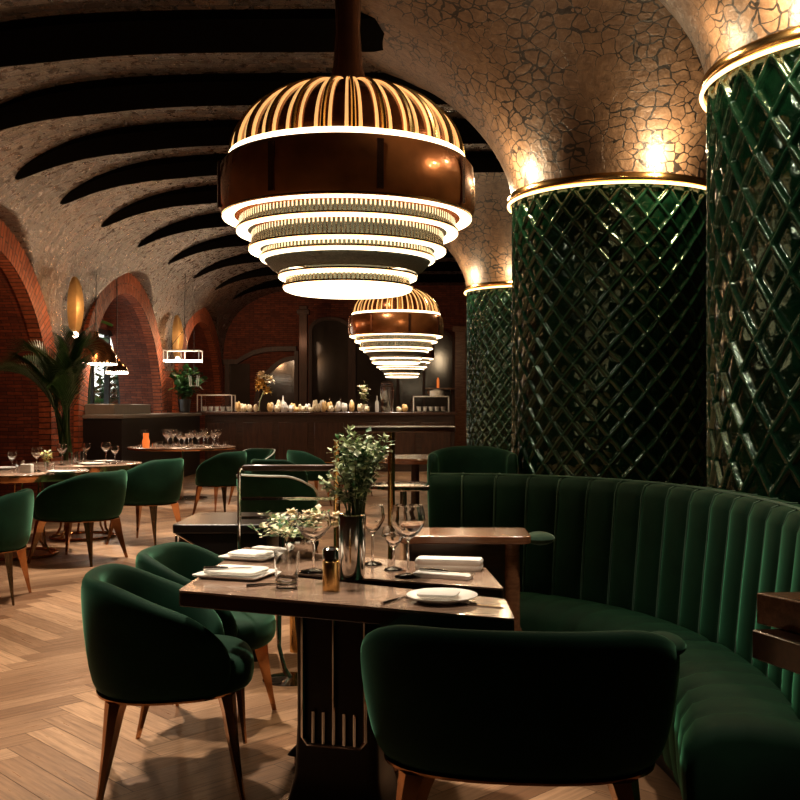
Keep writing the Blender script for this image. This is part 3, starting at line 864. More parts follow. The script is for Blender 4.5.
# steel vase with tall greenery
t = thing('steel_vase', 'polished steel vase standing in the middle of the front tables', 'vase', (-.242, 3.33, ZTAB))
m = MB(); m.lathe([(.001, 0), (.04, 0), (.042, .01), (.046, .21), (.042, .214), (.038, .21), (.036, .05), (.001, .05)], 32); m.build('body', STEEL, t)
def sprigs(name, label, cat, loc, n, hmax, spread, leafL, mats, base_r=.02, seed=1, droop=0.0, minh=.4, lw=.32, lpn=26):
    rnd = random.Random(seed)
    t = thing(name, label, cat, loc)
    st = MB(); lf = [MB() for _ in mats]
    for k in range(n):
        a = rnd.uniform(0, 2*pi); hh = hmax*rnd.uniform(minh, 1); sp = spread*rnd.uniform(.15, 1)
        b = Vector((math.cos(a)*base_r*rnd.random(), math.sin(a)*base_r*rnd.random(), -.01 if name == 'leafy_bouquet' else -.05))
        tip = Vector((math.cos(a)*sp, math.sin(a)*sp, hh-droop*sp))
        mid = Vector((math.cos(a)*sp*.35, math.sin(a)*sp*.35, hh*.6))
        pts = [b*(1-q)**2+mid*2*q*(1-q)+tip*q*q for q in [i/10 for i in range(11)]]
        st.tube(pts, [.0026-.0016*i/10 for i in range(11)], 4)
        for i in range(lpn):
            q = rnd.uniform(.3, 1.0); p = b*(1-q)**2+mid*2*q*(1-q)+tip*q*q
            d = Vector((rnd.uniform(-1, 1), rnd.uniform(-1, 1), rnd.uniform(-.4, .9)))
            p = p+d*leafL*.4*rnd.random()
            L_ = leafL*rnd.uniform(.6, 1.2)
            lf[rnd.randrange(len(mats))].leaf(p, d, L_, L_*lw, rnd.uniform(-.3, .5))
    st.build('stems', STEM, t)
    for q, mt in zip(lf, mats): q.build('foliage', mt, t, smooth=0)
    return t
sprigs('leafy_bouquet', 'tall bouquet of small pale and green leaves in the steel vase', 'plant', (-.232, 3.33, ZTAB+.218), 48, .285, .125, .026, [LEAF, LEAFP, LEAFP], .03, 3, 0, .25, .42, 34)
t = sprigs('flower_bowl', 'low arrangement of white blossoms and green sprigs at the rear left of the tables', 'flowers', (-.47, 3.82, ZTAB+.07), 22, .13, .27, .026, [LEAF, LEAFP, PETAL], .04, 5, .25, .3, .45, 26)
m = MB(); m.lathe([(.001, -.07), (.05, -.07), (.065, -.02), (.06, .01), (.05, .01), (.05, -.04), (.001, -.04)], 24); m.build('bowl', STEEL, t)
rnd = random.Random(2)
for k in range(7):
    m = MB()
    c = Vector((rnd.uniform(-.06, .13), rnd.uniform(-.06, .05), rnd.uniform(.03, .1)))
    for j in range(14):
        a = j*2.4; el = .2+1.2*j/14
        m.leaf(c, (math.cos(a)*math.cos(el), math.sin(a)*math.cos(el), math.sin(el)), .035, .016, .5)
    m.build('blossom', PETAL, t, smooth=0)

# ------------------------------------------------------------------ rails and posts behind the tables
t = thing('rail_partition', 'dark wooden rail on brass post behind the white flowers', 'railing', (-.37, 4.2, 0))
m = MB(); m.lathe([(.014, 0), (.014, 1.175), (.016, 1.18), (.001, 1.182)], 16); m.build('post', BRASS, t)
m = MB(); m.lathe([(.001, 0), (.09, 0), (.09, .012), (.02, .02), (.014, .02)], 24); m.build('post_foot', BRASS, t)
MB().box((-.2, 0, 1.065), (.39, .035, .026)).build('rail', DARKW, t, bev=.006)
m = MB(); m.tube([(-.39, 0, 1.068), (-.405, 0, 1.06), (-.41, 0, 1.04), (-.41, 0, .5), (-.41, 0, 0)], .008, 8); m.build('end_post', CHROME, t)
for zz in (.935, .855): MB().box((-.2, 0, zz), (.4, .01, .012)).build('cross_bar', CHROME, t)
t = thing('bar_height_table', 'narrow bar-height wooden top on a single brass post behind the vase', 'table', (-.148, 4.4, 0))
m = MB(); m.lathe([(.016, 0), (.016, 1.22)], 16); m.build('post', BRASS, t)
m = MB(); m.lathe([(.001, 0), (.13, 0), (.13, .012), (.03, .02), (.016, .03)], 24); m.build('foot', COPPER, t)
MB().prism(rounded([(-.19, -.12), (.28, -.12), (.28, .14), (-.19, .14)], .05), 1.212, 1.235).build('table_top', DARKW, t, bev=.004)

# black glossy table at left behind the front table
t = thing('lacquer_table', 'black glossy side table with chrome edging behind the left end of the tables', 'table', (-.98, 5.15, 0))
MB().prism(rounded([(-.26, -.26), (.38, -.26), (.38, .32), (-.26, .32)], .03), .70, .745).build('table_top', LACQ, t, bev=.006)
MB().prism(rounded([(-.235, -.24), (.2, -.24), (.2, .28), (-.235, .28)], .03), .38, .70).build('body', LACQ, t, bev=.006)
m = MB(); m.tube([(-.24, -.25, .70), (-.1, -.262, .62), (.0, -.262, .5), (.12, -.25, .42)], .006, 6); m.build('edging', CHROME, t)
m = MB(); m.tube([(-.24, -.245, .69), (-.245, -.25, .42)], .006, 6); m.build('edging', CHROME, t)
m = MB(); m.lathe([(.001, 0), (.13, 0), (.13, .012), (.04, .022), (.001, .022)], 32, (.33, -.34, 0)); m.build('disc_foot', CHROME, t)
m = MB(); m.tube([(.33, -.34, .02), (.30, -.33, .06), (.27, -.3, .16), (.265, -.24, .38), (.265, -.15, .70)], .014, 8); m.build('tube_leg', CHROME, t)
m = MB(); m.lathe([(.03, 0), (.034, .7)], 20, (.28, .25, 0)); m.build('brass_leg', BRASS, t)
for sx in (-.15, .1):
    m = MB(); m.lathe([(.022, 0), (.03, .39)], 16, (sx, .05, 0)); m.build('leg', LACQ, t)

# round tables far behind the vase
t = thing('round_table', 'small polished round metal table behind the brass post in the middle', 'table', (-.16, 7.4, 0))
m = MB(); m.lathe([(.001, .715), (.25, .715), (.27, .725), (.27, .745), (.25, .75), (.001, .75)], 40); m.build('table_top', STEEL, t)
m = MB(); m.lathe([(.03, 0), (.025, .715)], 16); m.build('post', CHROME, t)
m = MB(); m.lathe([(.001, 0), (.2, 0), (.2, .015), (.04, .03), (.001, .03)], 32); m.build('foot', CHROME, t)
t = thing('oval_table', 'reddish wooden table with rounded end in front of the small booth', 'table', (-.1, 10.2, 0))
m = MB(); m.loft([[(.36*s*math.cos(2*pi*k/36), .5*s*math.sin(2*pi*k/36), z) for k in range(36)] for z, s in ((.76, .93), (.80, 1), (.815, .98))]); m.build('table_top', REDW, t)
m = MB(); m.lathe([(.05, 0.02), (.04, .765)], 16); m.build('post', DARKW, t)
m = MB(); m.lathe([(.001, 0), (.22, 0), (.22, .02), (.05, .03), (.001, .03)], 32); m.build('foot', DARKW, t)

# ------------------------------------------------------------------ left dining tables
def round_table(label, x, y, r, thick, style):
    t = thing('round_table', label, 'table', (x, y, 0), 0, 'round tables along the left')
    m = MB(); m.lathe([(.001, .752-.012), (r-.004, .752-.012), (r, .744), (r, .748), (r-.006, .752), (.001, .752)], 56); m.build('table_top', TABLEW if style else MARBLE, t)
    m = MB(); m.lathe([(r-.03, .74-thick), (r-.004, .74-thick), (r, .74-thick+.006), (r, .742), (r-.03, .742)], 56); m.build('metal_rim', COPPER, t)
    if style == 2:
        m = MB(); m.lathe([(.03, .0), (.028, .742)], 16); m.build('post', CHROME, t)
        m = MB(); m.lathe([(.001, 0), (.36, 0), (.36, .015), (.05, .03), (.001, .03)], 40); m.build('foot', CHROME, t)
    else:
        m = MB(); m.tube([(r*.55*math.cos(2*pi*k/40), r*.55*math.sin(2*pi*k/40), .014) for k in range(40)], .014, 8, True); m.build('floor_ring', COPPER, t)
        for k in range(6):
            a = 2*pi*k/6; c_, s_ = math.cos(a), math.sin(a)
            m = MB(); m.tube([(c_*q, s_*q, z) for q, z in ((r*.35, .74), (r*.36, .3), (r*.4, .1), (r*.47, .03), (r*.55, .016))], .012, 8); m.build('leg', COPPER, t)
    return t
round_table('nearest round table at left, set with wine glasses, cut off by the left edge', -3.62, 8.9, .6, .055, 1)
round_table('second round table at left, behind the nearest one, with thick copper rim', -3.46, 10.12, .57, .1, 1)
round_table('far round table crowded with glasses and an orange candle near the bar', -3.5, 14.4, .76, .025, 2)
# glasses: one mesh kind, copies
WG = MB().lathe(glass_prof(.21, .1), 14).mesh('wine_glass', GLASS, 50)
def smallglass(label, x, y, z=.752, s=1.0, group=None, me=WG, name='wine_glass', cat='glass'):
    o = obj(name, me); o.location = (x, y, z); o.scale = (s, s, s); return tag(o, label, cat, group)
TG = MB().lathe([(.001, 0), (.034, 0), (.038, .1), (.035, .1), (.03, .01), (.001, .01)], 14).mesh('tumbler', GLASS, 50)
def at(px, py, z=.752): return onplane(px, py, z)
def put(label, px, Y, s=1.0, me=WG, name='wine_glass', cat='glass', group=None, z=.752):
    return smallglass(label, (px-CX)*Y/F, Y, z, s, group, me, name, cat)
put('wine glass at the far left edge of the nearest round table', 12, 8.95, .8)
put('wine glass in the middle of the nearest round table at left', 37, 8.85, 1.0)
put('wine glass behind the yellow posy, standing on the second round table', 62, 9.75, 1.0)
put('left one of the pair of wine glasses on the second round table', 106, 10.2, 1.0)
put('right one of the pair of wine glasses on the second round table', 115, 10.0, .85)
put('wine glass near the palm leaves on the second round table', 86, 10.45, .9)
put('low tumbler left of the napkin on the nearest round table', 20, 8.75, 1, TG, 'tumbler')
put('tumbler right of the yellow posy on the nearest round table', 50, 8.45, 1, TG, 'tumbler')
put('tumbler at the left rim of the second round table', 73, 9.9, 1.2, TG, 'tumbler')
put('tumbler at the middle of the second round table', 80, 10.1, 1.2, TG, 'tumbler')
PL = MB().lathe([(.001, 0), (.08, 0), (.13, .014), (.13, .018), (.08, .008), (.001, .007)], 28).mesh('plate', CERAM, 50)
put('white plate at the front of the nearest round table', 62, 8.62, 1.0, PL, 'plate', 'plate')
put('white plate at the left of the nearest round table', 2, 9.15, 1.0, PL, 'plate', 'plate')
put('white plate on the right of the second round table', 92, 9.85, 1.0, PL, 'plate', 'plate')
put('white plate at the back of the second round table', 104, 10.38, .8, PL, 'plate', 'plate')
napkin('folded white napkin standing upright on the nearest round table', (27-CX)*8.62/F, 8.62, .752, .1, .07, .075, 0)
sprigs('flower_posy', 'small yellow-green posy in a glass on the nearest round table', 'flowers', ((46-CX)*8.75/F, 8.75, .752+.09), 8, .1, .06, .03, [LEAFP, YELLOW], .02, 11, 0, .4, .5, 12)
# far table: crowd of glasses
rnd = random.Random(5); spots = []
for k in range(900):
    a = rnd.uniform(0, 2*pi); q = .66*math.sqrt(rnd.random()); p = (q*math.cos(a), q*math.sin(a))
    if all(math.dist(p, s) > .11 for s in spots): spots.append(p)
    if len(spots) >= 36: break
for k, p in enumerate(spots):
    if k == 0: continue
    kind = k % 3
    smallglass('glass among the many crowded on the far round table near the bar', -3.5+p[0], 14.4+p[1], .752, (.75, 1.0, 1.15)[kind], 'glasses on the far round table', WG if kind else TG, 'wine_glass' if kind else 'tumbler')
m = MB(); m.lathe([(.001, 0), (.045, 0), (.05, .1), (.035, .13), (.04, .2), (.03, .2), (.001, .15)], 20); o = m.build('candle_holder', CANDLE); o.location = (-3.5+spots[0][0], 14.4+spots[0][1], .752)
tag(o, 'glowing orange candle holder on the far round table', 'candle')

# ------------------------------------------------------------------ bar
ZB = 1.215
t = thing('bar_counter', 'long dark wooden bar counter across the back of the room', 'bar', (-1.95, 20.7, 0))
MB().box((0, 0, ZB-.03), (5.2, .75, .06)).build('counter_top', BARW, t, bev=.01)
MB().box((0, .05, (ZB-.06)/2), (5.1, .6, ZB-.06)).build('bar_front', DARKW, t)
for k in range(7):
    MB().box((-2.2+.73*k, -.262, .58), (.6, .025, .85)).build('front_panel', BARW, t, bev=.01)
m = MB(); m.tube([(-2.5, -.36, .2), (2.5, -.36, .2)], .022, 8); m.build('foot_rail', BRASS, t)
for k in range(5):
    m = MB(); m.tube([(-2.4+1.2*k, -.26, .2), (-2.4+1.2*k, -.36, .2)], .012, 6); m.build('rail_bracket', BRASS, t)
t = thing('service_counter', 'black service counter with stone top running along the left wall under the arch window', 'counter', (-4.85, 17.6, 0))
MB().box((0, 0, (ZB-.08)/2), (.6, 5.2, ZB-.08)).build('body', BLACK, t)
MB().box((0, 0, ZB-.04), (.66, 5.25, .06)).build('counter_top', MARBLE, t, bev=.01)
MB().box((-.05, -1.55, ZB+.07), (.45, 2.0, .16)).build('stone_ledge', MARBLE, t, bev=.01)
def bx(px, Y=20.6): return (px-CX)*Y/F
GZ = ZB+.001
# glass display boxes
def glassbox(label, px0, px1, h, Y, frame):
    x0, x1 = bx(px0, Y), bx(px1, Y); w = x1-x0; d = .4
    t = thing('display_case', label, 'display case', ((x0+x1)/2, Y, GZ))
    m = MB(); m.box((0, 0, .012), (w, d, .02)); m.build('base', CHROME, t)
    m = MB()
    for sx in (-1, 1):
        for sy in (-1, 1): m.box((sx*(w/2-.01), sy*(d/2-.01), h/2), (.02, .02, h))
    for sy in (-1, 1): m.box((0, sy*(d/2-.01), h-.01), (w, .02, .02))
    for sx in (-1, 1): m.box((sx*(w/2-.01), 0, h-.01), (.02, d, .02))
    m.build('frame', CERAM if frame else CHROME, t)
    m = MB()
    for sy in (-1, 1): m.box((0, sy*(d/2-.012), h/2), (w-.04, .006, h-.04))
    m.box((0, 0, h-.012), (w-.04, d-.04, .006)); m.build('glass_panes', GLASS, t)
    return t
glassbox('glass display case with bright frame at the left end of the bar', 199, 234, .36, 20.6, True)
glassbox('glass display case at the right end of the bar, near the column', 413, 449, .33, 20.6, True)
CUP = MB().lathe([(.001, 0), (.035, 0), (.05, .09), (.045, .09), (.03, .01), (.001, .01)], 16).mesh('cup', CERAM, 50)
for k, px in enumerate((205, 211, 217, 223, 229)):
    o = obj('cup', CUP); o.location = (bx(px), 20.58, GZ+.023); tag(o, 'white cup inside the left display case on the bar', 'cup', 'cups in the left display case')
for k, px in enumerate((419, 425, 431, 437, 443)):
    o = obj('cup', CUP); o.location = (bx(px), 20.58, GZ+.023); tag(o, 'white cup inside the right display case on the bar', 'cup', 'cups in the right display case')
m = MB(); m.lathe([(.001, 0), (.13, 0), (.14, .02), (.14, .52), (.12, .54), (.12, .56), (.14, .58), (.1, .62), (.001, .62)], 24)
o = m.build('glass_jar', GLASS); o.location = (bx(387), 20.55, GZ); tag(o, 'tall lidded clear jar on the bar, left of the right display case', 'jar')
m = MB(); m.lathe([(.001, 0), (.15, 0), (.15, .1), (.06, .13), (.001, .14)], 24); o = m.build('cake_dome', CERAM); o.location = (bx(437), 20.6, GZ+.335); tag(o, 'white domed dish on top of the right display case', 'dish')
LOAF = []
for s in range(3):
    rnd = random.Random(s); m = MB()
    m.ball((0, 0, .055), .062, 12, 8, (1.05, .95, .85)); m.ball((.025, -.015, .09), .036, 10, 6); m.ball((-.028, 0, .085), .034, 10, 6)
    LOAF.append(m.mesh('pastry', (PASTRY, PETAL, CERAM)[s], 60))
xs = [238, 244, 250, 256, 270, 277, 284, 291, 297, 304, 311, 318, 324, 331, 338, 345, 352, 360, 367, 399, 405]
rnd = random.Random(9)
for k, px in enumerate(xs):
    o = obj('pastry', LOAF[(0, 1, 1, 2, 0, 1, 2, 1)[k*5 % 8]]); o.location = (bx(px, 20.52), 20.52+rnd.uniform(-.03, .03), GZ-.002); o.scale = (rnd.uniform(.8, 1.05), rnd.uniform(.8, 1.1), rnd.uniform(.8, 1.9)); o.rotation_euler = (0, 0, rnd.uniform(0, 6))
    tag(o, 'small pale or golden pastry in the row laid along the bar counter', 'pastry', 'pastries along the bar counter')
for k in range(22):
    px = 242+7.3*k
    if min(abs(px-257), abs(px-387), abs(px-364)) < 9.5 or px > 396: continue
    o = obj('pastry', LOAF[(1, 2, 0, 1, 2)[k % 5]]); o.location = (bx(px, 20.72), 20.72, GZ-.002); o.scale = (.95, .9, rnd.uniform(1.2, 2.1)); o.rotation_euler = (0, 0, rnd.uniform(0, 6))
    tag(o, 'pale pastry in the second row, behind the front pastries on the bar', 'pastry', 'second row of pastries on the bar')
# bottles
BOT = MB().lathe([(.001, 0), (.038, 0), (.04, .02), (.04, .17), (.014, .23), (.013, .3), (.001, .3)], 14).mesh('bottle', GLASS, 40)
BOT2 = MB().lathe([(.001, 0), (.038, 0), (.04, .02), (.04, .2), (.014, .26), (.013, .34), (.001, .34)], 14).mesh('bottle', CERAM, 40)
for k, (px, me, lb) in enumerate(((283, BOT2, 'white bottle right of the yellow flowers on the bar'), (330, BOT, 'clear bottle in the middle of the bar row'), (341, BOT, 'clear bottle beside the leafy sprig on the bar'), (377, BOT2, 'white bottle just left of the tall jar on the bar'), (412, BOT, 'clear bottle left of the right display case on the bar'))):
    o = obj('bottle', me); o.location = (bx(px, 20.85), 20.85, GZ); tag(o, lb, 'bottle')
# flower stem
t = thing('flower_vase', 'tall vase of yellow blossoms on the bar in front of the round window', 'flowers', (bx(257), 20.75, GZ))
m = MB(); m.lathe([(.001, 0), (.05, 0), (.05, .02), (.03, .22), (.025, .22), (.001, .02)], 16); m.build('vase', GLASS, t)
m = MB(); m.tube([(0, 0, .02), (.04, 0, .25), (.13, 0, .46)], .012, 6); m.build('stem', LEAFP, t)
rnd = random.Random(3)
for k in range(9):
    c = Vector((rnd.uniform(0, .3), rnd.uniform(-.1, .1), rnd.uniform(.4, .8)))
    m = MB()
    for j in range(18):
        a = j*2.4; el = -.6+2.0*j/18
        m.leaf(c, (math.cos(a)*math.cos(el), math.sin(a)*math.cos(el), math.sin(el)), .13, .05, .4)
    m.build('blossom', YELLOW if c.z < .65 else PETAL, t, smooth=0)
t = sprigs('leafy_sprig', 'leafy pale sprig in a cup on the bar left of the tall jar', 'plant', (bx(364), 20.7, GZ+.16), 9, .45, .2, .09, [LEAFP, PETAL], .03, 8, 0, .5, .4, 10)
m = MB(); m.lathe([(.001, -.16), (.06, -.16), (.075, .0), (.07, 0), (.001, -.1)], 16); m.build('cup', CERAM, t)
t = sprigs('potted_shrub', 'green potted shrub at the corner of the service counter below the wire lamp', 'plant', (-4.75, 19.75, ZB+.26), 22, .62, .42, .16, [LEAF, LEAF, LEAFD], .05, 21, 0, .3, .4, 16)
m = MB(); m.lathe([(.001, -.26), (.1, -.26), (.13, 0), (.11, 0), (.001, -.05)], 20); m.build('pot', POT, t)

# ------------------------------------------------------------------ palm
t = thing('potted_palm', 'tall potted palm with arching fronds against the left brick arch', 'plant', (-4.2, 11.7, 0))
m = MB(); m.lathe([(.001, 0), (.2, 0), (.26, .5), (.24, .5), (.22, .45), (.001, .45)], 28); m.build('pot', POT, t)
m = MB(); m.tube([(0, 0, .4), (.02, 0, .8), (.0, .02, 1.0)], [.05, .045, .03], 8); m.build('trunk', STEM, t)
rnd = random.Random(14)
for k in range(18):
    a = rnd.uniform(0, 2*pi); out = rnd.uniform(.35, .9); hh = rnd.uniform(1.1, 1.75)
    if k < 5: a = pi+rnd.uniform(-.55, .5); out = rnd.uniform(.75, .98); hh = rnd.uniform(1.05, 1.5)
    if k >= 11: out *= .5; hh *= .86
    if math.cos(a) > 0: out *= .45
    b = Vector((rnd.uniform(-.06, .06), rnd.uniform(-.06, .06), .75)); mid = Vector((math.cos(a)*out*.25, math.sin(a)*out*.25, .85+hh*.95)); tip = Vector((math.cos(a)*out*1.1, math.sin(a)*out*1.1, .85+hh*.72))
    m = MB(); pts = [b*(1-q)**2+mid*2*q*(1-q)+tip*q*q for q in [i/14 for i in range(15)]]
    m.tube(pts, [.012-.009*i/14 for i in range(15)], 5)
    for i in range(9, 34):
        q = i/34; p = b*(1-q)**2+mid*2*q*(1-q)+tip*q*q; tn = (mid-b)*(1-q)+(tip-mid)*q; tn.normalize()
        sd = tn.cross(Vector((0, 0, 1))); sd = sd.normalized() if sd.length > .05 else Vector((1, 0, 0))
        Lf = .42*math.sin(pi*min(.93, .15+q*.78))
        for sg in (-1, 1):
            m.leaf(p, tn*.75+sd*sg*.62+Vector((0, 0, .12)), Lf, .013, .12)
    m.build('frond', (PALMG, LEAFD, LEAF)[k % 3], t, smooth=0)

# ------------------------------------------------------------------ wall sconces, pendants
def sconce(label, y, hh, zc):
    t = thing('wall_sconce', label, 'wall lamp', (XL+.17, y, zc), R(-62), 'gold leaf wall lamps')
    m = MB(); rings = []
    for k in range(21):
        u = k/20; w = .115*math.sin(pi*min(.98, .08+u*.9))**.5; z = (u-.5)*hh
        d = .10*math.sin(pi*(.08+u*.84))
        rings.append([(d, -w, z), (d+.05, -w*.45, z), (d+.07, 0, z), (d+.05, w*.45, z), (d, w, z), (d+.02, w*.45, z), (d+.035, 0, z), (d+.02, -w*.45, z)])
    m.loft(rings); m.build('gold_shade', GOLDS, t)
    m = MB(); m.box((-.02, -.02, -hh*.2), (.12, .08, .2), R(40)); m.build('wall_plate', BRONZE, t)
    m = MB(); m.ball((.08, 0, -hh*.5-.03), .045); m.build('bulb', LAMPW, t)
    l = bpy.data.lights.new('sconce_light', 'POINT'); l.energy = 36; l.color = (1, .5, .22); l.shadow_soft_size = .08
    o = bpy.data.objects.new('sconce_light', l); C.objects.link(o); o.location = (XL+.62, y-.42, zc-.1)
sconce('gold leaf-shaped wall lamp between the first two brick arches, above the palm', 14.35, .8, 2.78)
sconce('gold leaf-shaped wall lamp between the second and third brick arches', 20.25, .85, 2.75)
def pendant(label, px, py, Y, w, h, topz):
    p = P(px, py, Y)
    t = thing('pendant_lamp', label, 'pendant lamp', p)
    m = MB(); m.lathe([(w, 0), (w*.97, h*.35), (w*.75, h*.7), (w*.4, h*.92), (.05, h), (.03, h*1.25), (.001, h*1.25), (.001, h*.9), (w*.7, h*.6), (w*.94, .01)], 32, caps=False); m.build('shade', simple('copper_shade', (.3, .14, .06), .2, .9), t)
    m = MB(); m.lathe([(w*.6, .0), (w*.985, -.012), (w*1.0, .0), (w*.985, .03), (w*.6, .03)], 36); m.build('glow_ring', LAMPW, t)
    m = MB(); m.tube([(0, 0, h*1.2), (0, 0, topz-p.z)], .008, 6); m.build('cord', BLACK, t)
pendant('copper bell pendant lamp hanging in front of the bright arch window', 96, 364, 15.3, .31, .40, 3.9)
pendant('smaller lit pendant lamp below and right of the copper bell lamp', 117, 373, 16.6, .18, .2, 3.9)
p = P(183, 361, 19.3)
t = thing('wire_lamp', 'white wire-framed tray lamp hanging in front of the third brick arch', 'pendant lamp', p)
m = MB(); m.box((0, 0, 0), (.68, .3, .035)); m.build('light_tray', LAMPW, t)
m = MB()
for zz in (.2,):
    m.tube([(-.34, -.15, zz), (.34, -.15, zz), (.34, .15, zz), (-.34, .15, zz)], .01, 6, True)
for sx in (-.34, 0, .34):
    for sy in (-.15, .15): m.tube([(sx, sy, 0), (sx, sy, .2)], .009, 6)
m.build('wire_frame', CERAM, t)
m = MB(); m.tube([(.1, 0, .2), (.02, 0, .6), (.05, 0, 4.15-p.z)], .008, 6); m.tube([(-.3, 0, .2), (.02, 0, .6)], .006, 6); m.build('cord', BLACK, t)
p = P(194, 386, 19.0)
t = thing('lantern', 'tiny white-framed lantern hanging below the wire tray lamp', 'lantern', p)
m = MB()
for sx in (-.08, .08):
    for sy in (-.08, .08): m.tube([(sx*.8, sy*.8, 0), (sx, sy, .2)], .009, 6)
m.tube([(-.064, -.064, 0), (.064, -.064, 0), (.064, .064, 0), (-.064, .064, 0)], .009, 6, True)
m.build('frame', CERAM, t)
m = MB(); m.tube([(0, 0, .2), (0, 0, 4.2-p.z)], .005, 6); m.tube([(-.08, 0, .2), (.08, 0, .2)], .009, 6); m.build('cord', BLACK, t)
# big leaf plant near the sconce
t = thing('large_leaf_plant', 'bright green large-leaved plant standing in the recess of the arch window', 'plant', (-5.52, 16.35, 0))
m = MB(); m.lathe([(.001, 0), (.1, 0), (.13, .2), (.11, .2), (.001, .17)], 20); m.build('pot', POT, t)
for k, (a, hh, o_) in enumerate(((-.3, 2.75, .25), (2.0, 2.1, .2), (-1.5, 2.3, .3), (1.2, 2.5, .2), (-2.6, 1.9, .1))):
    m = MB(); tip = Vector((math.cos(a)*o_*.6, math.sin(a)*o_*.6, hh))
    m.tube([(0, 0, .15), (tip.x*.3, tip.y*.3, hh*.6), tuple(tip)], .01, 6); m.build('stem', STEM, t)
    m = MB(); d = Vector((math.cos(a), math.sin(a), .15)); sd = Vector((-math.sin(a), math.cos(a), 0)); rings = []
    for i in range(9):
        u = i/8; w = .2*math.sin(pi*min(.97, .1+u*.9))**.7; c = tip+d*(u*.42-.08)+Vector((0, 0, -.15*u*u))
        rings.append([tuple(c+sd*w+Vector((0, 0, -.03))), tuple(c), tuple(c-sd*w+Vector((0, 0, -.03)))])
    m.loft(rings, False, False); m.build('leaf', simple('fresh_leaf', (.08, .32, .05), .4, 0, .3, 8), t)

# ------------------------------------------------------------------ arch window and garden outside
t = bpy.data.objects.new('window_1', None); C.objects.link(t); struct(t); t.location = (XREC, 18.26, 0)
m = MB()
for y in (-1.33, -.45, .45, 1.33): m.box((0, y, 1.375), (.1, .09, 2.75))
for z in (1.0, 2.7): m.box((0, 0, z), (.1, 2.7, .09))
m.build('window_frame', BLACK, t)
m = MB(); m.box((-.03, 0, 1.85), (.01, 2.6, 1.65)); m.build('window_pane', GLASS, t)
m = MB(); m.box((0, 0, .5), (.12, 2.7, 1.0)); m.build('lower_panel', BLACK, t)
m = MB(); m.add([(-7.7, 14.5, 0), (-7.7, 27.5, 0), (-7.7, 27.5, 5), (-7.7, 14.5, 5)], [(0, 1, 2, 3)]); o = m.build('sky_backdrop', SKYW, smooth=0); struct(o)
for k, (x, y, s) in enumerate(((-6.75, 19.9, .9), (-6.8, 21.2, 1.05), (-6.75, 22.5, .85))):
    sprigs('garden_shrub', ('leafy shrub outside the arch window at its left', 'tallest leafy shrub outside in the middle of the arch window', 'leafy shrub outside the arch window at its right')[k], 'shrub', (x, y, .05), 26, 2.4*s, .6, .24, [LEAF, LEAFD], .1, 40+k, 0, .45, .35, 16)
MB().add([(XREC-.02, 14.5, -.01), (-7.8, 14.5, -.01), (-7.8, 27.5, -.01), (XREC-.02, 27.5, -.01)], [(0, 1, 2, 3)]).build('floor_outside', PLASTER, smooth=0)['kind'] = 'structure'

# ------------------------------------------------------------------ back wall joinery
YW = YB-.02
def wpt(px, py, Y=YW): return ((px-CX)*Y/F, H-(py-CY)*Y/F)
def win(name, px0, px1, pytop, pybot, rise, frame_mat, fw=.12, mull=None):
    t = bpy.data.objects.new(name, None); C.objects.link(t); struct(t); t.location = (0, YW, 0)
    x0, zt = wpt(px0, pytop); x1, zb = wpt(px1, pybot); cx_ = (x0+x1)/2; a = (x1-x0)/2
    def outline(off):
        pts = [(x0+off, zb)]
        zs = zt-rise
        for k in range(25):
            th = pi-pi*k/24; pts.append((cx_+(a-off)*math.cos(th), zs+(rise-off)*math.sin(th)))
        pts.append((x1-off, zb)); return pts
    o_, i_ = outline(0), outline(fw)
    m = MB(); m.loft([[(p[0], -.10, p[1]), (q[0], -.10, q[1]), (q[0], 0, q[1]), (p[0], 0, p[1])] for p, q in zip(o_, i_)]); m.build('window_frame', frame_mat, t)
    m = MB(); poly = i_
    m.add([(p[0], -.045, p[1]) for p in poly], [tuple(range(len(poly)))]); m.build('window_pane', SMOKE, t, smooth=0)
    if mull:
        m = MB()
        for px in mull:
            x = wpt(px, 0)[0]; m.box((x, -.07, (zb+zt-rise*.4)/2), (.07, .06, zt-rise*.4-zb))
        m.build('mullion', frame_mat, t)
    return t
win('window_2', 309, 352, 317, 440, .35, FRAMEW, .09)
win('window_3', 352, 456, 322, 440, .6, FRAMEW, .1, (398, 424))
t = bpy.data.objects.new('window_4', None); C.objects.link(t); struct(t); t.location = (0, YW, 0)
x0, z0 = wpt(254, 412); x1, z1 = wpt(296, 356)
def quarter(off):
    r_x = x1-x0-off; r_z = z1-z0-off
    return [(x1-r_x*math.cos(pi/2*k/20), z0+r_z*math.sin(pi/2*k/20)) for k in range(21)]
qo, qi = quarter(0), quarter(.11)
m = MB(); m.loft([[(p[0], -.12, p[1]), (q[0], -.12, q[1]), (q[0], 0, q[1]), (p[0], 0, p[1])] for p, q in zip(qo, qi)]); m.build('window_frame', FRAMEW, t)
m = MB(); poly = qi+[(x1, z0)]; m.add([(p[0], -.05, p[1]) for p in poly], [tuple(range(len(poly)))]); m.build('window_pane', SMOKE, t, smooth=0)
m = MB(); m.box((x1+.02, -.06, (z0+z1)/2), (.1, .14, z1-z0+.25)); m.build('jamb', FRAMEW, t)
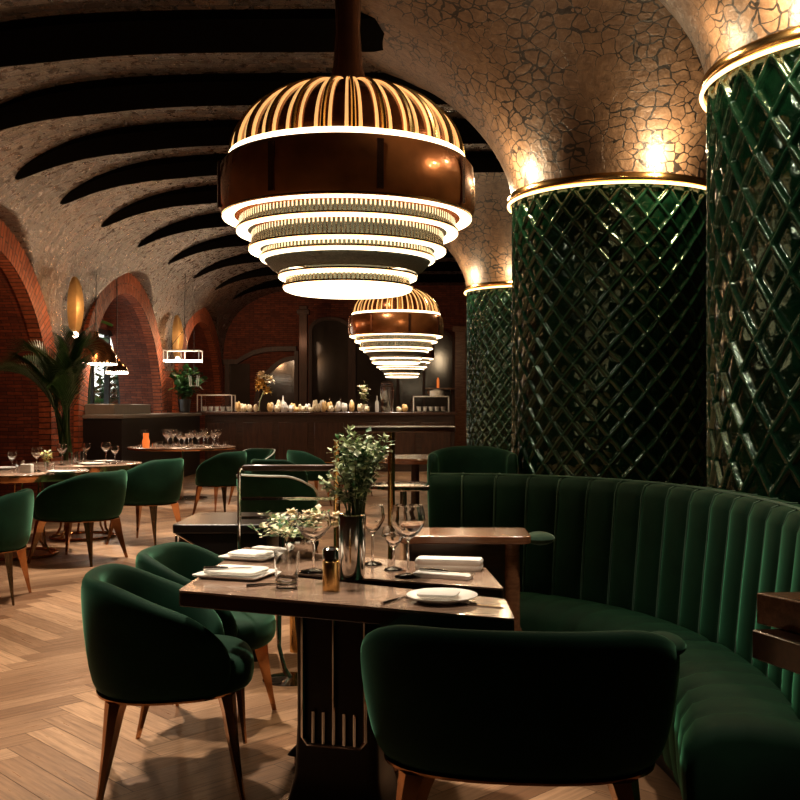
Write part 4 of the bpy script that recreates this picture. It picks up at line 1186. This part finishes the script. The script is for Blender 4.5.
# arched door hood and side glazing at left of the back wall
t = bpy.data.objects.new('window_5', None); C.objects.link(t); struct(t); t.location = (0, YW, 0)
pts = [wpt(a, b) for a, b in ((224, 362), (238, 362), (244, 358), (254, 353), (266, 350), (280, 349), (297, 349))]
m = MB(); m.loft([[(a, -.16, b-.06), (a, -.16, b+.06), (a, 0, b+.06), (a, 0, b-.06)] for a, b in pts]); m.build('window_frame', FRAMEW, t)
xa, za = wpt(228, 364); xb, zb_ = wpt(250, 440)
m = MB(); m.box(((xa+xb)/2, -.03, (za+zb_)/2), (xb-xa, .04, za-zb_)); m.build('window_pane', SMOKE, t)
m = MB(); m.box((xa, -.07, (za+zb_)/2), (.12, .1, za-zb_)); m.build('jamb', FRAMEW, t)
# tall dark post and right hand wooden pier
m = MB(); x, _ = wpt(303.5, 0); m.box((x*24.6/25.68, 24.6, 1.9), (.2, .2, 3.8)); m.box((x*24.6/25.68, 24.6, 3.65), (.3, .3, .12)); m.box((x*24.6/25.68, 24.6, .1), (.3, .3, .2)); struct(m.build('trim_20', FRAMEW, bev=.01))
m = MB(); x, _ = wpt(460, 0); m.box((x, YB-.2, 1.65), (.28, .3, 3.3)); m.box((x, YB-.2, 3.3), (.4, .36, .14)); struct(m.build('trim_21', REDW, bev=.01))
# lit shelf seen on the right of the back window
t = thing('wall_shelf', 'thin wooden shelf in front of the dark back window at right', 'shelf', (bx(440, 25.3), 25.3, wpt(440, 389)[1]))
MB().box((0, 0.05, 0), (.75, .5, .04)).build('board', REDW, t)
for sx in (-.3, .3): MB().box((sx, .2, -.07), (.03, .2, .12)).build('bracket', BRONZE, t)
o = MB().lathe([(.001, 0), (.03, 0), (.03, .2), (.012, .25), (.001, .26)], 12).build('candle', CANDLE); o.location = (bx(438, 25.2), 25.2, wpt(440, 389)[1]+.021); tag(o, 'small glowing red candle on the shelf by the back window', 'candle')

# ------------------------------------------------------------------ lights
def spot(name, loc, tgt, e, col=(1, .84, .66), ang=60, soft=.1, blend=.6):
    l = bpy.data.lights.new(name, 'SPOT'); l.energy = e; l.color = col; l.spot_size = R(ang); l.spot_blend = blend; l.shadow_soft_size = soft
    o = bpy.data.objects.new(name, l); C.objects.link(o); o.location = loc
    o.rotation_euler = (Vector(tgt)-Vector(loc)).to_track_quat('-Z', 'Y').to_euler()
    return o
def point(name, loc, e, col=(1, .6, .3), soft=.1):
    l = bpy.data.lights.new(name, 'POINT'); l.energy = e; l.color = col; l.shadow_soft_size = soft
    o = bpy.data.objects.new(name, l); C.objects.link(o); o.location = loc
for (x, y, tx, ty, e, a) in ((-1.9, 6.2, -1.7, 5.4, 1000, 62), (-1.9, 3.6, -1.5, 3.6, 420, 60), (-2.2, 8.8, -2.1, 8.6, 1100, 62), (-3.6, 9.8, -3.5, 9.5, 800, 50),
                             (-2.0, 12.0, -2.2, 12.0, 900, 60), (-3.4, 14.9, -3.4, 14.5, 900, 45), (-1.0, 17.0, -1.2, 17.2, 500, 70), (-1.0, 8.2, -.95, 7.3, 350, 45), (-.3, 4.3, -.28, 3.35, 800, 26)):
    spot('downlight', (x, y, 4.2), (tx, ty, 0), e, ang=a)
for x in (-4.0, -2.8, -1.6, -.4): spot('bar_downlight', (x, 20.3, 3.9), (x, 20.75, 1.2), 700, ang=28)
spot('booth_light', (.8, 2.9, 4.2), (.85, 3.3, .45), 330, ang=40, blend=1.0)
point('vault_uplight', (-4.4, 12.5, 2.7), 22, (1, .66, .4), .12)
point('vault_uplight', (-4.4, 17.3, 2.9), 22, (1, .66, .4), .12)
point('vault_uplight', (-4.4, 22.0, 2.9), 34, (1, .66, .4), .12)
point('back_glow', (-3.0, 24.3, 2.9), 4, (1, .6, .35), .2)
spot('column_sparkle_fill', (-1.4, 3.0, 4.25), (1.75, 5.0, 1.8), 260, ang=38, soft=.05)  # spots added to bring sparkle to the column tiles
spot('column_sparkle_fill', (-1.6, 5.9, 4.2), (.95, 8.0, 1.5), 110, ang=32, soft=.05)
spot('column_sparkle_fill', (-1.3, 11.0, 4.2), (.9, 14.5, 1.6), 200, ang=32, soft=.05)
point('arch_fill', (XL+.7, 10.6, 3.1), 16, (1, .5, .22), .1)  # point light without a fixture, added to lift the first arch's bricks
w = bpy.data.worlds.new('world'); bpy.context.scene.world = w; w.use_nodes = True
w.node_tree.nodes['Background'].inputs[0].default_value = (.4, .3, .22, 1); w.node_tree.nodes['Background'].inputs[1].default_value = .02

# ------------------------------------------------------------------ camera
cam = bpy.data.cameras.new('camera'); cam.sensor_width = 36; cam.lens = 45.0; cam.shift_x = -25/800; cam.shift_y = 7/800; cam.clip_end = 200
co = bpy.data.objects.new('camera', cam); C.objects.link(co); co.location = (0, 0, H); co.rotation_euler = (R(90), 0, 0)
sc = bpy.context.scene; sc.camera = co
sc.view_settings.view_transform = 'Standard'; sc.view_settings.look = 'None'; sc.view_settings.exposure = 0.0; sc.view_settings.gamma = 1.0
